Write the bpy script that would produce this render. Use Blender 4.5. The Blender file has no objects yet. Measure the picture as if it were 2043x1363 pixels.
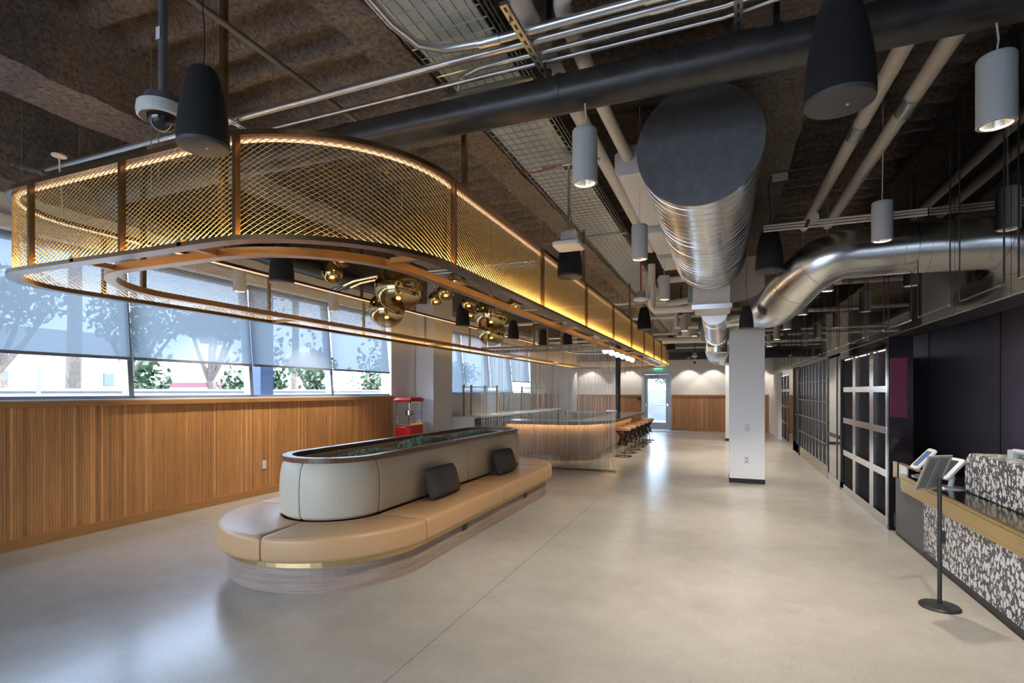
import bpy, math, random
from mathutils import Vector, Matrix, noise
random.seed(7)
PI = math.pi
S = bpy.context.scene
C = S.collection

# ---------------------------------------------------------------- camera
cam_d = bpy.data.cameras.new('camera')
cam = bpy.data.objects.new('camera', cam_d); C.objects.link(cam)
cam.location = (0, 0, 1.5)
cam.rotation_euler = (PI/2, 0, math.atan(421.5/1050))
cam_d.sensor_width = 36; cam_d.lens = 36*1050/2043
cam_d.shift_y = (781-681.5)/2043
cam_d.clip_start = 0.05; cam_d.clip_end = 300
S.camera = cam
# ---------------------------------------------------------------- sky and exposure
W = bpy.data.worlds.new('sky'); S.world = W; W.use_nodes = True
nt = W.node_tree; nt.nodes.clear()
wo = nt.nodes.new('ShaderNodeOutputWorld'); bg = nt.nodes.new('ShaderNodeBackground')
sky = nt.nodes.new('ShaderNodeTexSky'); sky.sky_type = 'NISHITA'; sky.sun_disc = False
sky.sun_elevation = math.radians(48); sky.sun_rotation = math.radians(60); sky.air_density = 1.0; sky.dust_density = 3.0
mixw = nt.nodes.new('ShaderNodeMix'); mixw.data_type = 'RGBA'; mixw.inputs[0].default_value = 0.55
mixw.inputs[7].default_value = (4.6, 5.6, 7.2, 1)
nt.links.new(sky.outputs[0], mixw.inputs[6]); nt.links.new(mixw.outputs[2], bg.inputs[0])
bg.inputs[1].default_value = 1.35
nt.links.new(bg.outputs[0], wo.inputs[0])
S.view_settings.view_transform = 'Standard'; S.view_settings.look = 'None'
S.view_settings.exposure = 0.78; S.view_settings.gamma = 1.0; S.view_settings.use_curve_mapping = False
S.cycles.max_bounces = 8; S.cycles.diffuse_bounces = 5; S.cycles.glossy_bounces = 5
S.cycles.transparent_max_bounces = 24; S.cycles.transmission_bounces = 6
S.cycles.caustics_reflective = False; S.cycles.caustics_refractive = False
S.cycles.sample_clamp_indirect = 6.0

SPOT_W = 160.0      # watts of one ceiling downlight
LED_AMBER = 30.0   # strength of the amber strip in the canopy
def spot(parent, z, power=SPOT_W, col=(1.0, .90, .78), ang=95, name='lamp_light'):
    l = bpy.data.lights.new(name, 'SPOT'); l.energy = power; l.color = col
    l.spot_size = math.radians(ang); l.spot_blend = 0.55; l.shadow_soft_size = 0.05
    o = bpy.data.objects.new(name, l); C.objects.link(o); o.parent = parent; o.location = (0, 0, z)
    return o

# ---------------------------------------------------------------- materials
def mat(name, col=(.5,.5,.5), rough=.5, metal=0., emit=None, es=0., spec=None, alpha=None, trans=None, ior=None, coat=None):
    m = bpy.data.materials.new(name); m.use_nodes = True
    b = m.node_tree.nodes['Principled BSDF']
    b.inputs['Base Color'].default_value = (*col, 1); b.inputs['Roughness'].default_value = rough
    b.inputs['Metallic'].default_value = metal
    if emit: b.inputs['Emission Color'].default_value = (*emit, 1); b.inputs['Emission Strength'].default_value = es
    if spec is not None: b.inputs['Specular IOR Level'].default_value = spec
    if trans is not None: b.inputs['Transmission Weight'].default_value = trans
    if ior is not None: b.inputs['IOR'].default_value = ior
    if coat is not None: b.inputs['Coat Weight'].default_value = coat
    return m
class N:
    def __init__(s, m): s.m = m; s.t = m.node_tree; s.b = s.t.nodes['Principled BSDF']
    def n(s, typ, **kw):
        x = s.t.nodes.new(typ)
        for k, v in kw.items():
            if k.startswith('i_'):
                x.inputs[int(k[2:])].default_value = v
            else: setattr(x, k, v)
        return x
    def l(s, a, b): s.t.links.new(a, b)
    def coord(s, scale=(1,1,1), kind='Object'):
        tc = s.n('ShaderNodeTexCoord'); mp = s.n('ShaderNodeMapping'); mp.inputs['Scale'].default_value = scale
        s.l(tc.outputs[kind], mp.inputs[0]); return mp.outputs[0]
    def noise(s, co, scale, detail=4, rough=.55):
        x = s.n('ShaderNodeTexNoise'); x.inputs['Scale'].default_value = scale
        x.inputs['Detail'].default_value = detail; x.inputs['Roughness'].default_value = rough
        if co: s.l(co, x.inputs['Vector'])
        return x.outputs['Fac']
    def ramp(s, f, stops):
        x = s.n('ShaderNodeValToRGB'); r = x.color_ramp
        while len(r.elements) < len(stops): r.elements.new(.5)
        for e, (p, c) in zip(r.elements, stops):
            e.position = p; e.color = (*c, 1) if len(c) == 3 else c
        s.l(f, x.inputs[0]); return x.outputs[0]
    def bump(s, h, strength=.3, dist=.01):
        x = s.n('ShaderNodeBump'); x.inputs['Strength'].default_value = strength; x.inputs['Distance'].default_value = dist
        s.l(h, x.inputs['Height']); s.l(x.outputs[0], s.b.inputs['Normal'])
    def mul(s, a, b):
        x = s.n('ShaderNodeMix', data_type='RGBA', blend_type='MULTIPLY'); x.inputs[0].default_value = 1
        s.l(a, x.inputs[6]); s.l(b, x.inputs[7]); return x.outputs[2]
def noisy(name, c1, c2, scale, rough=.5, metal=0., bump=.2, stretch=(1,1,1), dist=.005, rr=None, detail=5, coat=None):
    m = mat(name, c1, rough, metal, coat=coat); q = N(m); co = q.coord(stretch)
    f = q.noise(co, scale, detail); q.l(q.ramp(f, [(.3, c1), (.7, c2)]), q.b.inputs['Base Color'])
    if bump: q.bump(f, bump, dist)
    if rr: q.l(q.ramp(f, [(.3, (rr[0],)*3), (.7, (rr[1],)*3)]), q.b.inputs['Roughness'])
    return m
M = {}
# polished concrete floor
m = mat('polished_concrete', rough=.2); q = N(m); co = q.coord()
f1 = q.noise(co, .55, 6, .6); f2 = q.noise(co, 5, 6, .7); f3 = q.noise(co, 60, 3)
c = q.ramp(f1, [(.25, (.33,.305,.27)), (.5, (.41,.385,.345)), (.75, (.48,.455,.415))])
c = q.mul(c, q.ramp(f2, [(.25, (.88,.87,.86)), (.75, (1.02,1.02,1.02))]))
c = q.mul(c, q.ramp(f3, [(.35, (.92,.92,.92)), (.55, (1,1,1))]))
sep = q.n('ShaderNodeSeparateXYZ'); tc = q.coord(); q.l(tc, sep.inputs[0])
d = q.n('ShaderNodeMath', operation='SUBTRACT'); d.inputs[1].default_value = -1.62; q.l(sep.outputs[0], d.inputs[0])
a = q.n('ShaderNodeMath', operation='ABSOLUTE'); q.l(d.outputs[0], a.inputs[0])
c = q.mul(c, q.ramp(a.outputs[0], [(.003, (.72,.70,.68)), (.008, (1,1,1))]))
q.l(c, q.b.inputs['Base Color'])
q.l(q.ramp(f1, [(.2, (.19,)*3), (.8, (.27,)*3)]), q.b.inputs['Roughness'])
q.bump(f1, .04, .02); M['floor'] = m
# wood slats: colour per slat from a stored value
def slatwood(name, base, rough=.42):
    m = mat(name, rough=rough); q = N(m)
    at = q.n('ShaderNodeAttribute', attribute_name='slat'); co = q.coord((9,9,.8))
    f = q.noise(co, 4, 5, .6)
    c = q.ramp(at.outputs['Fac'], [(0, tuple(.70*x for x in base)), (.45, base), (.8, tuple(1.25*x for x in base)), (1, (base[0]*1.45, base[1]*1.6, base[2]*1.9))])
    c = q.mul(c, q.ramp(f, [(.3, (.78,.74,.7)), (.65, (1.05,1.05,1.05))]))
    q.l(c, q.b.inputs['Base Color']); q.bump(f, .1, .002); return m
M['slat'] = slatwood('oak_slat', (.58,.275,.095))
M['barslat'] = slatwood('bar_slat', (.35,.215,.105))
M['wood'] = noisy('oak_board', (.40,.19,.060), (.50,.25,.085), 6, .4, stretch=(6,.6,6), bump=.08)
M['walnut'] = noisy('walnut_rim', (.115,.052,.024), (.19,.09,.045), 5, .33, stretch=(6,.5,6), bump=.06)
M['greyoak'] = noisy('grey_oak_base', (.30,.21,.165), (.44,.34,.28), 5, .42, stretch=(.6,.6,14), bump=.15, dist=.002)
M['white'] = noisy('white_wall_paint', (.86,.85,.84), (.90,.89,.88), 30, .62, bump=.03)
M['trimwhite'] = mat('white_trim', (.78,.80,.82), .4)
M['seat'] = noisy('tan_leather', (.56,.335,.165), (.61,.375,.19), 90, .38, bump=.12, dist=.001)
M['back'] = noisy('pale_leather', (.57,.51,.39), (.62,.56,.44), 60, .48, bump=.08, dist=.001)
M['pillow'] = noisy('charcoal_weave', (.045,.038,.037), (.10,.087,.083), 240, .9, bump=.5, dist=.002)
M['brass'] = noisy('brushed_brass', (.62,.47,.22), (.70,.54,.27), 12, .3, .9, bump=.03, stretch=(1,1,20))
M['brasstop'] = noisy('dark_brass_sheet', (.26,.18,.07), (.32,.23,.09), 8, .14, 1., bump=0)
M['bronze'] = noisy('bronze_frame', (.26,.165,.085), (.31,.20,.105), 12, .24, .85, bump=0)
M['innerbronze'] = noisy('amber_frame', (.50,.30,.12), (.56,.34,.14), 12, .28, .7, bump=0)
M['mesh'] = mat('gold_mesh', (.82,.60,.25), .45, .35)
M['ledtop'] = mat('soft_strip', (1,.8,.6), .4, emit=(1.0,.66,.42), es=.5)
M['led'] = mat('amber_strip', (1,.6,.2), .4, emit=(1.0,.64,.24), es=LED_AMBER)
M['ledw'] = mat('white_strip', (1,1,1), .4, emit=(1,.93,.82), es=3)
M['black'] = noisy('black_pipe_paint', (.022,.020,.019), (.045,.042,.040), 9, .34, bump=.03, rr=(.30,.42))
M['cloth'] = noisy('black_speaker_cloth', (.008,.008,.009), (.018,.018,.02), 300, .85, bump=.4, dist=.001)
M['grille'] = mat('grey_grille', (.085,.08,.078), .6)
M['dark'] = mat('dark_metal', (.02,.02,.022), .4)
M['gloss'] = mat('black_glass', (.006,.007,.008), .03, spec=.9, coat=.6)
M['glossb'] = mat('black_lacquer', (.014,.011,.015), .12, spec=.6)
M['alcove'] = noisy('dark_wall_panel', (.33,.25,.29), (.39,.30,.345), 6, .5, bump=.02)
M['steel'] = mat('stainless', (.60,.58,.55), .16, 1.)
M['mirror'] = mat('polished_panel', (.42,.41,.38), .07, 1.)
M['galv'] = noisy('galvanised', (.70,.70,.68), (.76,.76,.74), 4, .24, 1., bump=0, rr=(.23,.27))
M['galvd'] = noisy('galvanised_dull', (.14,.15,.16), (.19,.20,.21), 14, .5, .5, bump=.02)
M['conduit'] = mat('conduit_steel', (.62,.62,.61), .26, .9)
M['wire'] = mat('zinc_wire', (.50,.52,.48), .3, .9)
M['foil'] = noisy('tray_liner', (.86,.88,.80), (.95,.96,.90), 2.2, .35, .2, bump=.05)
M['pvc'] = noisy('painted_pipe', (.72,.68,.62), (.78,.74,.68), 20, .45, bump=.02)
M['beige'] = noisy('beige_pipe', (.62,.55,.46), (.68,.61,.52), 20, .5, bump=.02)
M['unit'] = mat('white_unit', (.78,.81,.85), .45)
M['grey'] = mat('grey_lamp_paint', (.52,.54,.54), .55)
M['refl'] = mat('lamp_reflector', (.75,.72,.68), .22, .9)
M['bulb'] = mat('lamp_glow', (1,1,1), .5, emit=(1,.85,.66), es=14)
M['ember'] = mat('warm_bulb', (1,.8,.5), .5, emit=(1,.58,.22), es=5)
M['matte'] = mat('cabinet_black', (.006,.005,.007), .6, spec=.05)
M['ledbar'] = mat('bar_strip', (1,.6,.2), .4, emit=(1.0,.68,.32), es=38)
M['plastic'] = mat('white_plastic', (.74,.74,.72), .35)
M['domeglass'] = mat('dome_glass', (.02,.02,.025), .04, spec=.8)
M['red'] = mat('red_enamel', (.62,.012,.02), .28)
M['wirered'] = mat('red_cable', (.5,.02,.02), .5)
M['greymetal'] = mat('grey_box', (.25,.28,.30), .45, .4)
M['stone'] = noisy('dark_counter_stone', (.045,.047,.042), (.11,.11,.10), 40, .18, bump=.02)
M['quartz'] = noisy('pale_worktop', (.60,.57,.52), (.66,.63,.58), 30, .25, bump=0)
M['green'] = noisy('green_cabinet', (.022,.042,.038), (.03,.052,.048), 5, .3, bump=0)
M['leather'] = mat('stool_leather', (.62,.33,.17), .42)
M['stoolmetal'] = mat('stool_bronze', (.05,.035,.025), .35, .7)
M['doorgrey'] = mat('grey_gate', (.07,.072,.08), .4)
M['frame'] = mat('window_frame', (.28,.31,.36), .4, .5)
M['doorframe'] = mat('pale_door_metal', (.50,.55,.61), .4, .3)
M['fence'] = noisy('grey_fence', (.16,.17,.18), (.21,.22,.23), 3, .9, bump=.05)
M['rubber'] = mat('black_rubber', (.015,.013,.012), .6)
M['mat'] = mat('door_mat', (.22,.25,.29), .9)
M['foliage'] = noisy('leaves', (.05,.09,.045), (.12,.18,.09), 4, .6, bump=0)
M['succulent'] = noisy('succulents', (.16,.20,.12), (.34,.38,.26), 14, .7, bump=0)
M['soil'] = noisy('planter_gravel', (.26,.12,.045), (.42,.22,.10), 60, .9, bump=.6)
M['bark'] = noisy('bark', (.10,.08,.065), (.20,.16,.13), 18, .9, bump=.6, stretch=(1,1,.3))
M['block'] = noisy('garden_wall', (.20,.21,.22), (.26,.27,.28), 3, .9, bump=.1)
M['pave'] = noisy('pavement', (.26,.26,.26), (.32,.32,.32), 2, .9, bump=.05)
M['house'] = mat('pale_render', (.30,.31,.32), .8)
M['brick'] = mat('salmon_render', (.28,.19,.17), .8)
M['redroof'] = mat('red_fascia', (.16,.035,.04), .6)
M['bluecol'] = noisy('blue_tile_column', (.05,.075,.14), (.08,.11,.19), 30, .5, bump=.1)
M['pink_reflection'] = mat('magenta_reflection', (.09,.014,.035), .35, emit=(.30,.04,.10), es=.05)  # reflection of a pink screen, put in as colour and faint glow
M['screen'] = mat('tablet_screen', (.03,.04,.08), .12, emit=(.10,.14,.30), es=.6)
M['screen2'] = mat('dark_screen', (.05,.06,.09), .12)
M['exitg'] = mat('green_sign', (.02,.30,.16), .4, emit=(.02,.55,.30), es=.8)
M['signw'] = mat('sign_white', (.9,.9,.9), .4, emit=(1,1,1), es=.6)
M['globe'] = mat('opal_globe', (1,1,1), .4, emit=(1,.90,.78), es=5.5)
M['acrylic'] = mat('grey_sleeve', (.17,.18,.18), .3)
M['pale'] = mat('pale_frame', (.50,.47,.40), .35, .5)
# terrazzo
m = mat('terrazzo', rough=.3); q = N(m); co = q.coord((1,1,.75))
nz = q.n('ShaderNodeTexNoise'); nz.inputs['Scale'].default_value = 14; q.l(co, nz.inputs['Vector'])
mx = q.n('ShaderNodeMix', data_type='RGBA', blend_type='ADD'); mx.inputs[0].default_value = .012
q.l(co, mx.inputs[6]); q.l(nz.outputs['Color'], mx.inputs[7])
def chips(scale, lo, hi):
    v = q.n('ShaderNodeTexVoronoi', feature='F1'); v.inputs['Scale'].default_value = scale; v.inputs['Randomness'].default_value = .85
    q.l(mx.outputs[2], v.inputs['Vector']); return q.ramp(v.outputs['Distance'], [(lo, (1,1,1)), (hi, (0,0,0))])
a1 = chips(25, .40, .43); a2 = chips(52, .34, .38)
mxx = q.n('ShaderNodeMix', data_type='RGBA', blend_type='LIGHTEN'); mxx.inputs[0].default_value = 1; q.l(a1, mxx.inputs[6]); q.l(a2, mxx.inputs[7])
q2 = q.n('ShaderNodeMix', data_type='RGBA'); q.l(mxx.outputs[2], q2.inputs[0])
q2.inputs[6].default_value = (.060,.063,.066,1); q2.inputs[7].default_value = (.80,.79,.77,1)
q.l(q2.outputs[2], q.b.inputs['Base Color']); M['terrazzo'] = m
# sprayed fireproofing on the deck
m = mat('fireproofing', rough=.95); q = N(m); co = q.coord()
f1 = q.noise(co, 1.6, 6, .65); f2 = q.noise(co, 30, 8, .85); f3 = q.noise(co, 75, 4, .7)
c = q.ramp(f1, [(.25, (.30,.245,.205)), (.5, (.43,.36,.305)), (.75, (.56,.48,.415))])
c = q.mul(c, q.ramp(f2, [(.36, (.28,.26,.24)), (.48, (.80,.78,.76)), (.62, (1.35,1.33,1.30))]))  # shade of the pits put into the colour, raised grains lightened
q.l(c, q.b.inputs['Base Color'])
ad = q.n('ShaderNodeMath', operation='ADD'); q.l(f2, ad.inputs[0]); q.l(f3, ad.inputs[1]); q.bump(ad.outputs[0], 1.0, .05)
M['deck'] = m
# roller shade: woven screen, part see-through
m = bpy.data.materials.new('screen_fabric'); m.use_nodes = True; t = m.node_tree; t.nodes.clear()
o = t.nodes.new('ShaderNodeOutputMaterial'); tr = t.nodes.new('ShaderNodeBsdfTransparent'); tl = t.nodes.new('ShaderNodeBsdfTranslucent')
di = t.nodes.new('ShaderNodeBsdfDiffuse'); m1 = t.nodes.new('ShaderNodeMixShader'); m2 = t.nodes.new('ShaderNodeMixShader')
tl.inputs[0].default_value = (.155,.180,.198,1); di.inputs[0].default_value = (.40,.43,.45,1); tr.inputs[0].default_value = (.85,.92,1,1)
m1.inputs[0].default_value = .35; t.links.new(tl.outputs[0], m1.inputs[1]); t.links.new(di.outputs[0], m1.inputs[2])
m2.inputs[0].default_value = .95; t.links.new(tr.outputs[0], m2.inputs[1]); t.links.new(m1.outputs[0], m2.inputs[2])
t.links.new(m2.outputs[0], o.inputs[0]); M['shade'] = m
# thin clear glass
def glassm(name, tint, mixf, rough=0.0):
    m = bpy.data.materials.new(name); m.use_nodes = True; t = m.node_tree; t.nodes.clear()
    o = t.nodes.new('ShaderNodeOutputMaterial'); tr = t.nodes.new('ShaderNodeBsdfTransparent'); gl = t.nodes.new('ShaderNodeBsdfGlossy')
    lw = t.nodes.new('ShaderNodeLayerWeight'); lw.inputs[0].default_value = .5; fr = t.nodes.new('ShaderNodeMath'); fr.operation = 'POWER'; fr.inputs[1].default_value = 5.
    t.links.new(lw.outputs['Facing'], fr.inputs[0]); mx = t.nodes.new('ShaderNodeMixShader')
    mm = t.nodes.new('ShaderNodeMath'); mm.operation = 'MULTIPLY_ADD'; mm.inputs[1].default_value = .9; mm.inputs[2].default_value = .03+mixf
    tr.inputs[0].default_value = (*tint, 1); gl.inputs[1].default_value = rough
    t.links.new(fr.outputs[0], mm.inputs[0]); t.links.new(mm.outputs[0], mx.inputs[0])
    t.links.new(tr.outputs[0], mx.inputs[1]); t.links.new(gl.outputs[0], mx.inputs[2]); t.links.new(mx.outputs[0], o.inputs[0])
    return m
M['glass'] = glassm('clear_glass', (.93,.96,.98), 0.0)
# gold mirrored glass globe, opaque at the crown and clear at the bottom
m = bpy.data.materials.new('gold_gradient_glass'); m.use_nodes = True; t = m.node_tree; t.nodes.clear()
o = t.nodes.new('ShaderNodeOutputMaterial'); tr = t.nodes.new('ShaderNodeBsdfTransparent'); gl = t.nodes.new('ShaderNodeBsdfGlossy')
tc = t.nodes.new('ShaderNodeTexCoord'); sp = t.nodes.new('ShaderNodeSeparateXYZ'); mr = t.nodes.new('ShaderNodeMapRange')
mr.inputs[1].default_value = .12; mr.inputs[2].default_value = .33; mr.inputs[3].default_value = .28; mr.inputs[4].default_value = .98
t.links.new(tc.outputs['Generated'], sp.inputs[0]); t.links.new(sp.outputs[2], mr.inputs[0])
mx = t.nodes.new('ShaderNodeMixShader'); tr.inputs[0].default_value = (.95,.85,.66,1); gl.inputs[0].default_value = (.56,.41,.20,1); gl.inputs[1].default_value = .02
lw = t.nodes.new('ShaderNodeLayerWeight'); lw.inputs[0].default_value = .5; pw = t.nodes.new('ShaderNodeMath'); pw.operation = 'POWER'; pw.inputs[1].default_value = 3.
xm = t.nodes.new('ShaderNodeMath'); xm.operation = 'MAXIMUM'; t.links.new(lw.outputs['Facing'], pw.inputs[0]); t.links.new(pw.outputs[0], xm.inputs[0]); t.links.new(mr.outputs[0], xm.inputs[1])
t.links.new(xm.outputs[0], mx.inputs[0]); t.links.new(tr.outputs[0], mx.inputs[1]); t.links.new(gl.outputs[0], mx.inputs[2]); t.links.new(mx.outputs[0], o.inputs[0])
M['goldglass'] = m
M['string'] = mat('curtain_chain', (.52,.45,.36), .4, .35)

# ---------------------------------------------------------------- mesh builder
class MB:
    def __init__(s): s.v = []; s.f = []; s.a = []; s.cur = None
    def add(s, vs, fs):
        b = len(s.v); s.v += [tuple(p) for p in vs]; s.f += [tuple(b+i for i in f) for f in fs]
        if s.cur is not None: s.a += [s.cur]*len(vs)
        return s
    def box(s, x0, x1, y0, y1, z0, z1):
        return s.add([(x0,y0,z0),(x1,y0,z0),(x1,y1,z0),(x0,y1,z0),(x0,y0,z1),(x1,y0,z1),(x1,y1,z1),(x0,y1,z1)],
                     [(0,3,2,1),(4,5,6,7),(0,1,5,4),(1,2,6,5),(2,3,7,6),(3,0,4,7)])
    def bbox(s, x0, x1, y0, y1, z0, z1, b=.01):     # box with chamfered edges
        xs=(x0,x1); ys=(y0,y1); zs=(z0,z1); import itertools
        vs=[]; idx={}
        for i,j,k in itertools.product((0,1),(0,1),(0,1)):
            sx=b if i==0 else -b; sy=b if j==0 else -b; sz=b if k==0 else -b
            for ax in range(3):
                p=[xs[i]+sx, ys[j]+sy, zs[k]+sz]; p[ax]=(xs[i],ys[j],zs[k])[ax]
                idx[(i,j,k,ax)]=len(vs); vs.append(tuple(p))
        fs=[]
        for ax in range(3):
            o=[a for a in range(3) if a!=ax]
            for e in (0,1):
                q=[]
                for (a,c2) in ((0,0),(1,0),(1,1),(0,1)):
                    key=[0,0,0]; key[ax]=e; key[o[0]]=a; key[o[1]]=c2; q.append(idx[(*key,ax)])
                fs.append(tuple(q))
        for ax in range(3):
            o=[a for a in range(3) if a!=ax]
            for a in (0,1):
                for c2 in (0,1):
                    k0=[0,0,0]; k1=[0,0,0]; k1[ax]=1
                    for kk in (k0,k1): kk[o[0]]=a; kk[o[1]]=c2
                    fs.append((idx[(*k0,o[0])],idx[(*k1,o[0])],idx[(*k1,o[1])],idx[(*k0,o[1])]))
        for i,j,k in itertools.product((0,1),(0,1),(0,1)): fs.append((idx[(i,j,k,0)],idx[(i,j,k,1)],idx[(i,j,k,2)]))
        return s.add(vs,fs)
    def obox(s, o, u, v, w, a, b, c):              # oriented box centred on o
        o=Vector(o); vs=[]
        for k in (-1,1):
            for (i,j) in ((-1,-1),(1,-1),(1,1),(-1,1)): vs.append(o+u*(a/2*i)+v*(b/2*j)+w*(c/2*k))
        return s.add(vs, [(0,3,2,1),(4,5,6,7),(0,1,5,4),(1,2,6,5),(2,3,7,6),(3,0,4,7)])
    def beam(s, p, q, w, h):                       # rectangular bar p->q
        p=Vector(p); q=Vector(q); d=(q-p).normalized()
        up=Vector((0,0,1)) if abs(d.z)<.95 else Vector((0,1,0))
        u=d.cross(up).normalized(); v=u.cross(d).normalized()
        return s.obox((p+q)/2, u, v, d, w, h, (q-p).length)
    def tube(s, pts, r, n=10, caps=True):
        pts=[Vector(p) for p in pts]; rs=r if isinstance(r,(list,tuple)) else [r]*len(pts)
        base=len(s.v); vs=[]; fs=[]; pu=None
        for i,p in enumerate(pts):
            d=(pts[min(i+1,len(pts)-1)]-pts[max(i-1,0)]).normalized()
            if pu is None:
                a=Vector((0,0,1)) if abs(d.z)<.9 else Vector((1,0,0)); u=d.cross(a).normalized()
            else: u=(pu-d*pu.dot(d)).normalized()
            pu=u; w=d.cross(u)
            for k in range(n):
                t=2*PI*k/n; vs.append(p+(u*math.cos(t)+w*math.sin(t))*rs[i])
        for i in range(len(pts)-1):
            for k in range(n):
                a=i*n+k; b2=i*n+(k+1)%n; fs.append((a,b2,b2+n,a+n))
        if caps: fs.append(tuple(reversed(range(n)))); fs.append(tuple(range((len(pts)-1)*n, len(pts)*n)))
        return s.add(vs,fs)
    def lathe(s, prof, c=(0,0,0), n=32, cap=False):
        vs=[]; fs=[]
        for (r,z) in prof:
            for k in range(n):
                t=2*PI*k/n; vs.append((c[0]+r*math.cos(t), c[1]+r*math.sin(t), c[2]+z))
        for i in range(len(prof)-1):
            for k in range(n):
                a=i*n+k; b2=i*n+(k+1)%n; fs.append((a,b2,b2+n,a+n))
        if cap: fs.append(tuple(reversed(range(n)))); fs.append(tuple(range((len(prof)-1)*n, len(prof)*n)))
        return s.add(vs,fs)
    def sphere(s, c, r, n=20, m2=12, z0=-1., z1=1.):
        prof=[]
        a0=math.asin(z0); a1=math.asin(z1)
        for i in range(m2+1):
            a=a0+(a1-a0)*i/m2; prof.append((max(r*math.cos(a),1e-4), r*math.sin(a)))
        return s.lathe(prof, c, n)
    def sweep(s, rings, closed_path=False, caps=True, closed_prof=True):
        n=len(rings[0]); vs=[p for r in rings for p in r]; fs=[]; R=len(rings)
        for i in range(R if closed_path else R-1):
            j=(i+1)%R
            for k in range(n if closed_prof else n-1):
                l=(k+1)%n; fs.append((i*n+k, i*n+l, j*n+l, j*n+k))
        if caps and not closed_path: fs.append(tuple(reversed(range(n)))); fs.append(tuple(range((R-1)*n,R*n)))
        return s.add(vs,fs)
    def build(s, name, m, parent=None, smooth=False, bevel=0):
        off=Vector((0,0,0)); p=parent
        while p: off+=p.location; p=p.parent
        me=bpy.data.meshes.new(name)
        me.from_pydata([(a-off.x,b-off.y,c-off.z) for a,b,c in s.v], [], s.f)
        if s.a:
            at=me.attributes.new('slat','FLOAT','POINT'); at.data.foreach_set('value', s.a)
        me.validate(); me.update()
        me.materials.append(m)
        if smooth:
            me.shade_smooth() if hasattr(me,'shade_smooth') else None
            try: me.set_sharp_from_angle(angle=math.radians(38))
            except Exception: pass
        o=bpy.data.objects.new(name, me); C.objects.link(o)
        if parent: o.parent=parent
        if bevel:
            bm=o.modifiers.new('bevel','BEVEL'); bm.width=bevel; bm.segments=3; bm.limit_method='ANGLE'
        return o
def thing(name, label, cat, loc=(0,0,0), group=None, rotz=0):
    o=bpy.data.objects.new(name, None); C.objects.link(o); o.location=loc; o.rotation_euler=(0,0,rotz)
    o.empty_display_size=.1
    if label: o['label']=label
    if cat: o['category']=cat
    if group: o['group']=group
    return o
def tag(o, label, cat, group=None):
    o['label']=label; o['category']=cat
    if group: o['group']=group
    return o
def struct(o): o['kind']='structure'; return o
def sthing(name, loc=(0,0,0)): return struct(thing(name, None, None, loc))
def dup(root, loc, label=None, group=None, rotz=None, scale=None):
    r=root.copy(); C.objects.link(r); r.location=loc
    if rotz is not None: r.rotation_euler=(0,0,rotz)
    if scale: r.scale=(scale,)*3
    if label: r['label']=label
    if group: r['group']=group
    for ch in root.children:
        c=ch.copy(); C.objects.link(c); c.parent=r
        for g in ch.children:
            d=g.copy(); C.objects.link(d); d.parent=c
    return r
def arc(c, r, a0, a1, n, z=0):
    return [(c[0]+r*math.cos(a0+(a1-a0)*i/n), c[1]+r*math.sin(a0+(a1-a0)*i/n), z) for i in range(n+1)]

# ================================================================ SETTING
XL, XR, YB, YR = -6.22, 1.66, 21.0, -5.0
struct(MB().box(-7.2, 7.0, YR-.3, YB+.3, -.12, 0).build('floor', M['floor']))
def noisy_grid(x0,x1,y0,y1,z,step,ribs=True, amp=.03):
    nx=max(2,int((x1-x0)/step)); ny=max(2,int((y1-y0)/(step*.55))); vs=[]; fs=[]
    for j in range(ny+1):
        for i in range(nx+1):
            x=x0+(x1-x0)*i/nx; y=y0+(y1-y0)*j/ny
            h=z+amp*noise.fractal(Vector((x*1.3,y*1.3,3)),1,2,4)*.5+.018*noise.noise(Vector((x*6,y*6,0)))+.016*noise.noise(Vector((x*13,y*13,5)))
            if ribs:
                t=(y+.02*math.sin(x*2.1)+.02*noise.noise(Vector((x*2,y*2,1))))%.32/.32
                h-= (.11+.04*noise.noise(Vector((x*1.1,y*4,2))))*(0.5+0.5*math.tanh((.25-abs(t-.5))*14))
            vs.append((x,y,h))
    for j in range(ny):
        for i in range(nx):
            a=j*(nx+1)+i; fs.append((a,a+nx+1,a+nx+2,a+1))
    return vs,fs
DECK=4.28
b=MB(); b.add(*noisy_grid(-6.9,7.0,YR-.3,YB+.3,DECK,.055)); b.box(-7.0,7.1,YR-.3,YB+.3,DECK+.2,DECK+.4)
ceil=struct(b.build('ceiling', M['deck'], smooth=True))
def ragged_beam(x0,x1,y0,y1,z0,z1,name='beam'):
    # profile across the beam, noise along it
    b=MB(); prof=[]; 
    npx=max(3,int((x1-x0)/.05)); npz=max(3,int((z1-z0)/.05))
    for i in range(npz): prof.append((x0, z1-(z1-z0)*i/npz))
    for i in range(npx): prof.append((x0+(x1-x0)*i/npx, z0))
    for i in range(npz+1): prof.append((x1, z0+(z1-z0)*i/npz))
    rings=[]; ny=int((y1-y0)/.06)
    for j in range(ny+1):
        y=y0+(y1-y0)*j/ny; r=[]
        for (x,z) in prof:
            n1=.010*noise.noise(Vector((x*1.5,y*1.5,z)))+.016*noise.noise(Vector((x*6,y*6,z*6)))
            r.append((x+n1+.012*noise.noise(Vector((x*9,y*9,z*9))), y, z+n1))
        rings.append(r)
    b.sweep(rings, closed_prof=False, caps=False)
    return b.build(name, M['deck'], ceil, smooth=True)
ragged_beam(-2.13,-1.86,YR,YB,3.66,4.4)
ragged_beam(-4.78,-4.26,YR,YB,3.64,4.4)
ragged_beam(.08,.60,2.2,YB,3.70,4.4)
ragged_beam(-6.6,-5.95,YR,YB,3.40,4.4)

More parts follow.
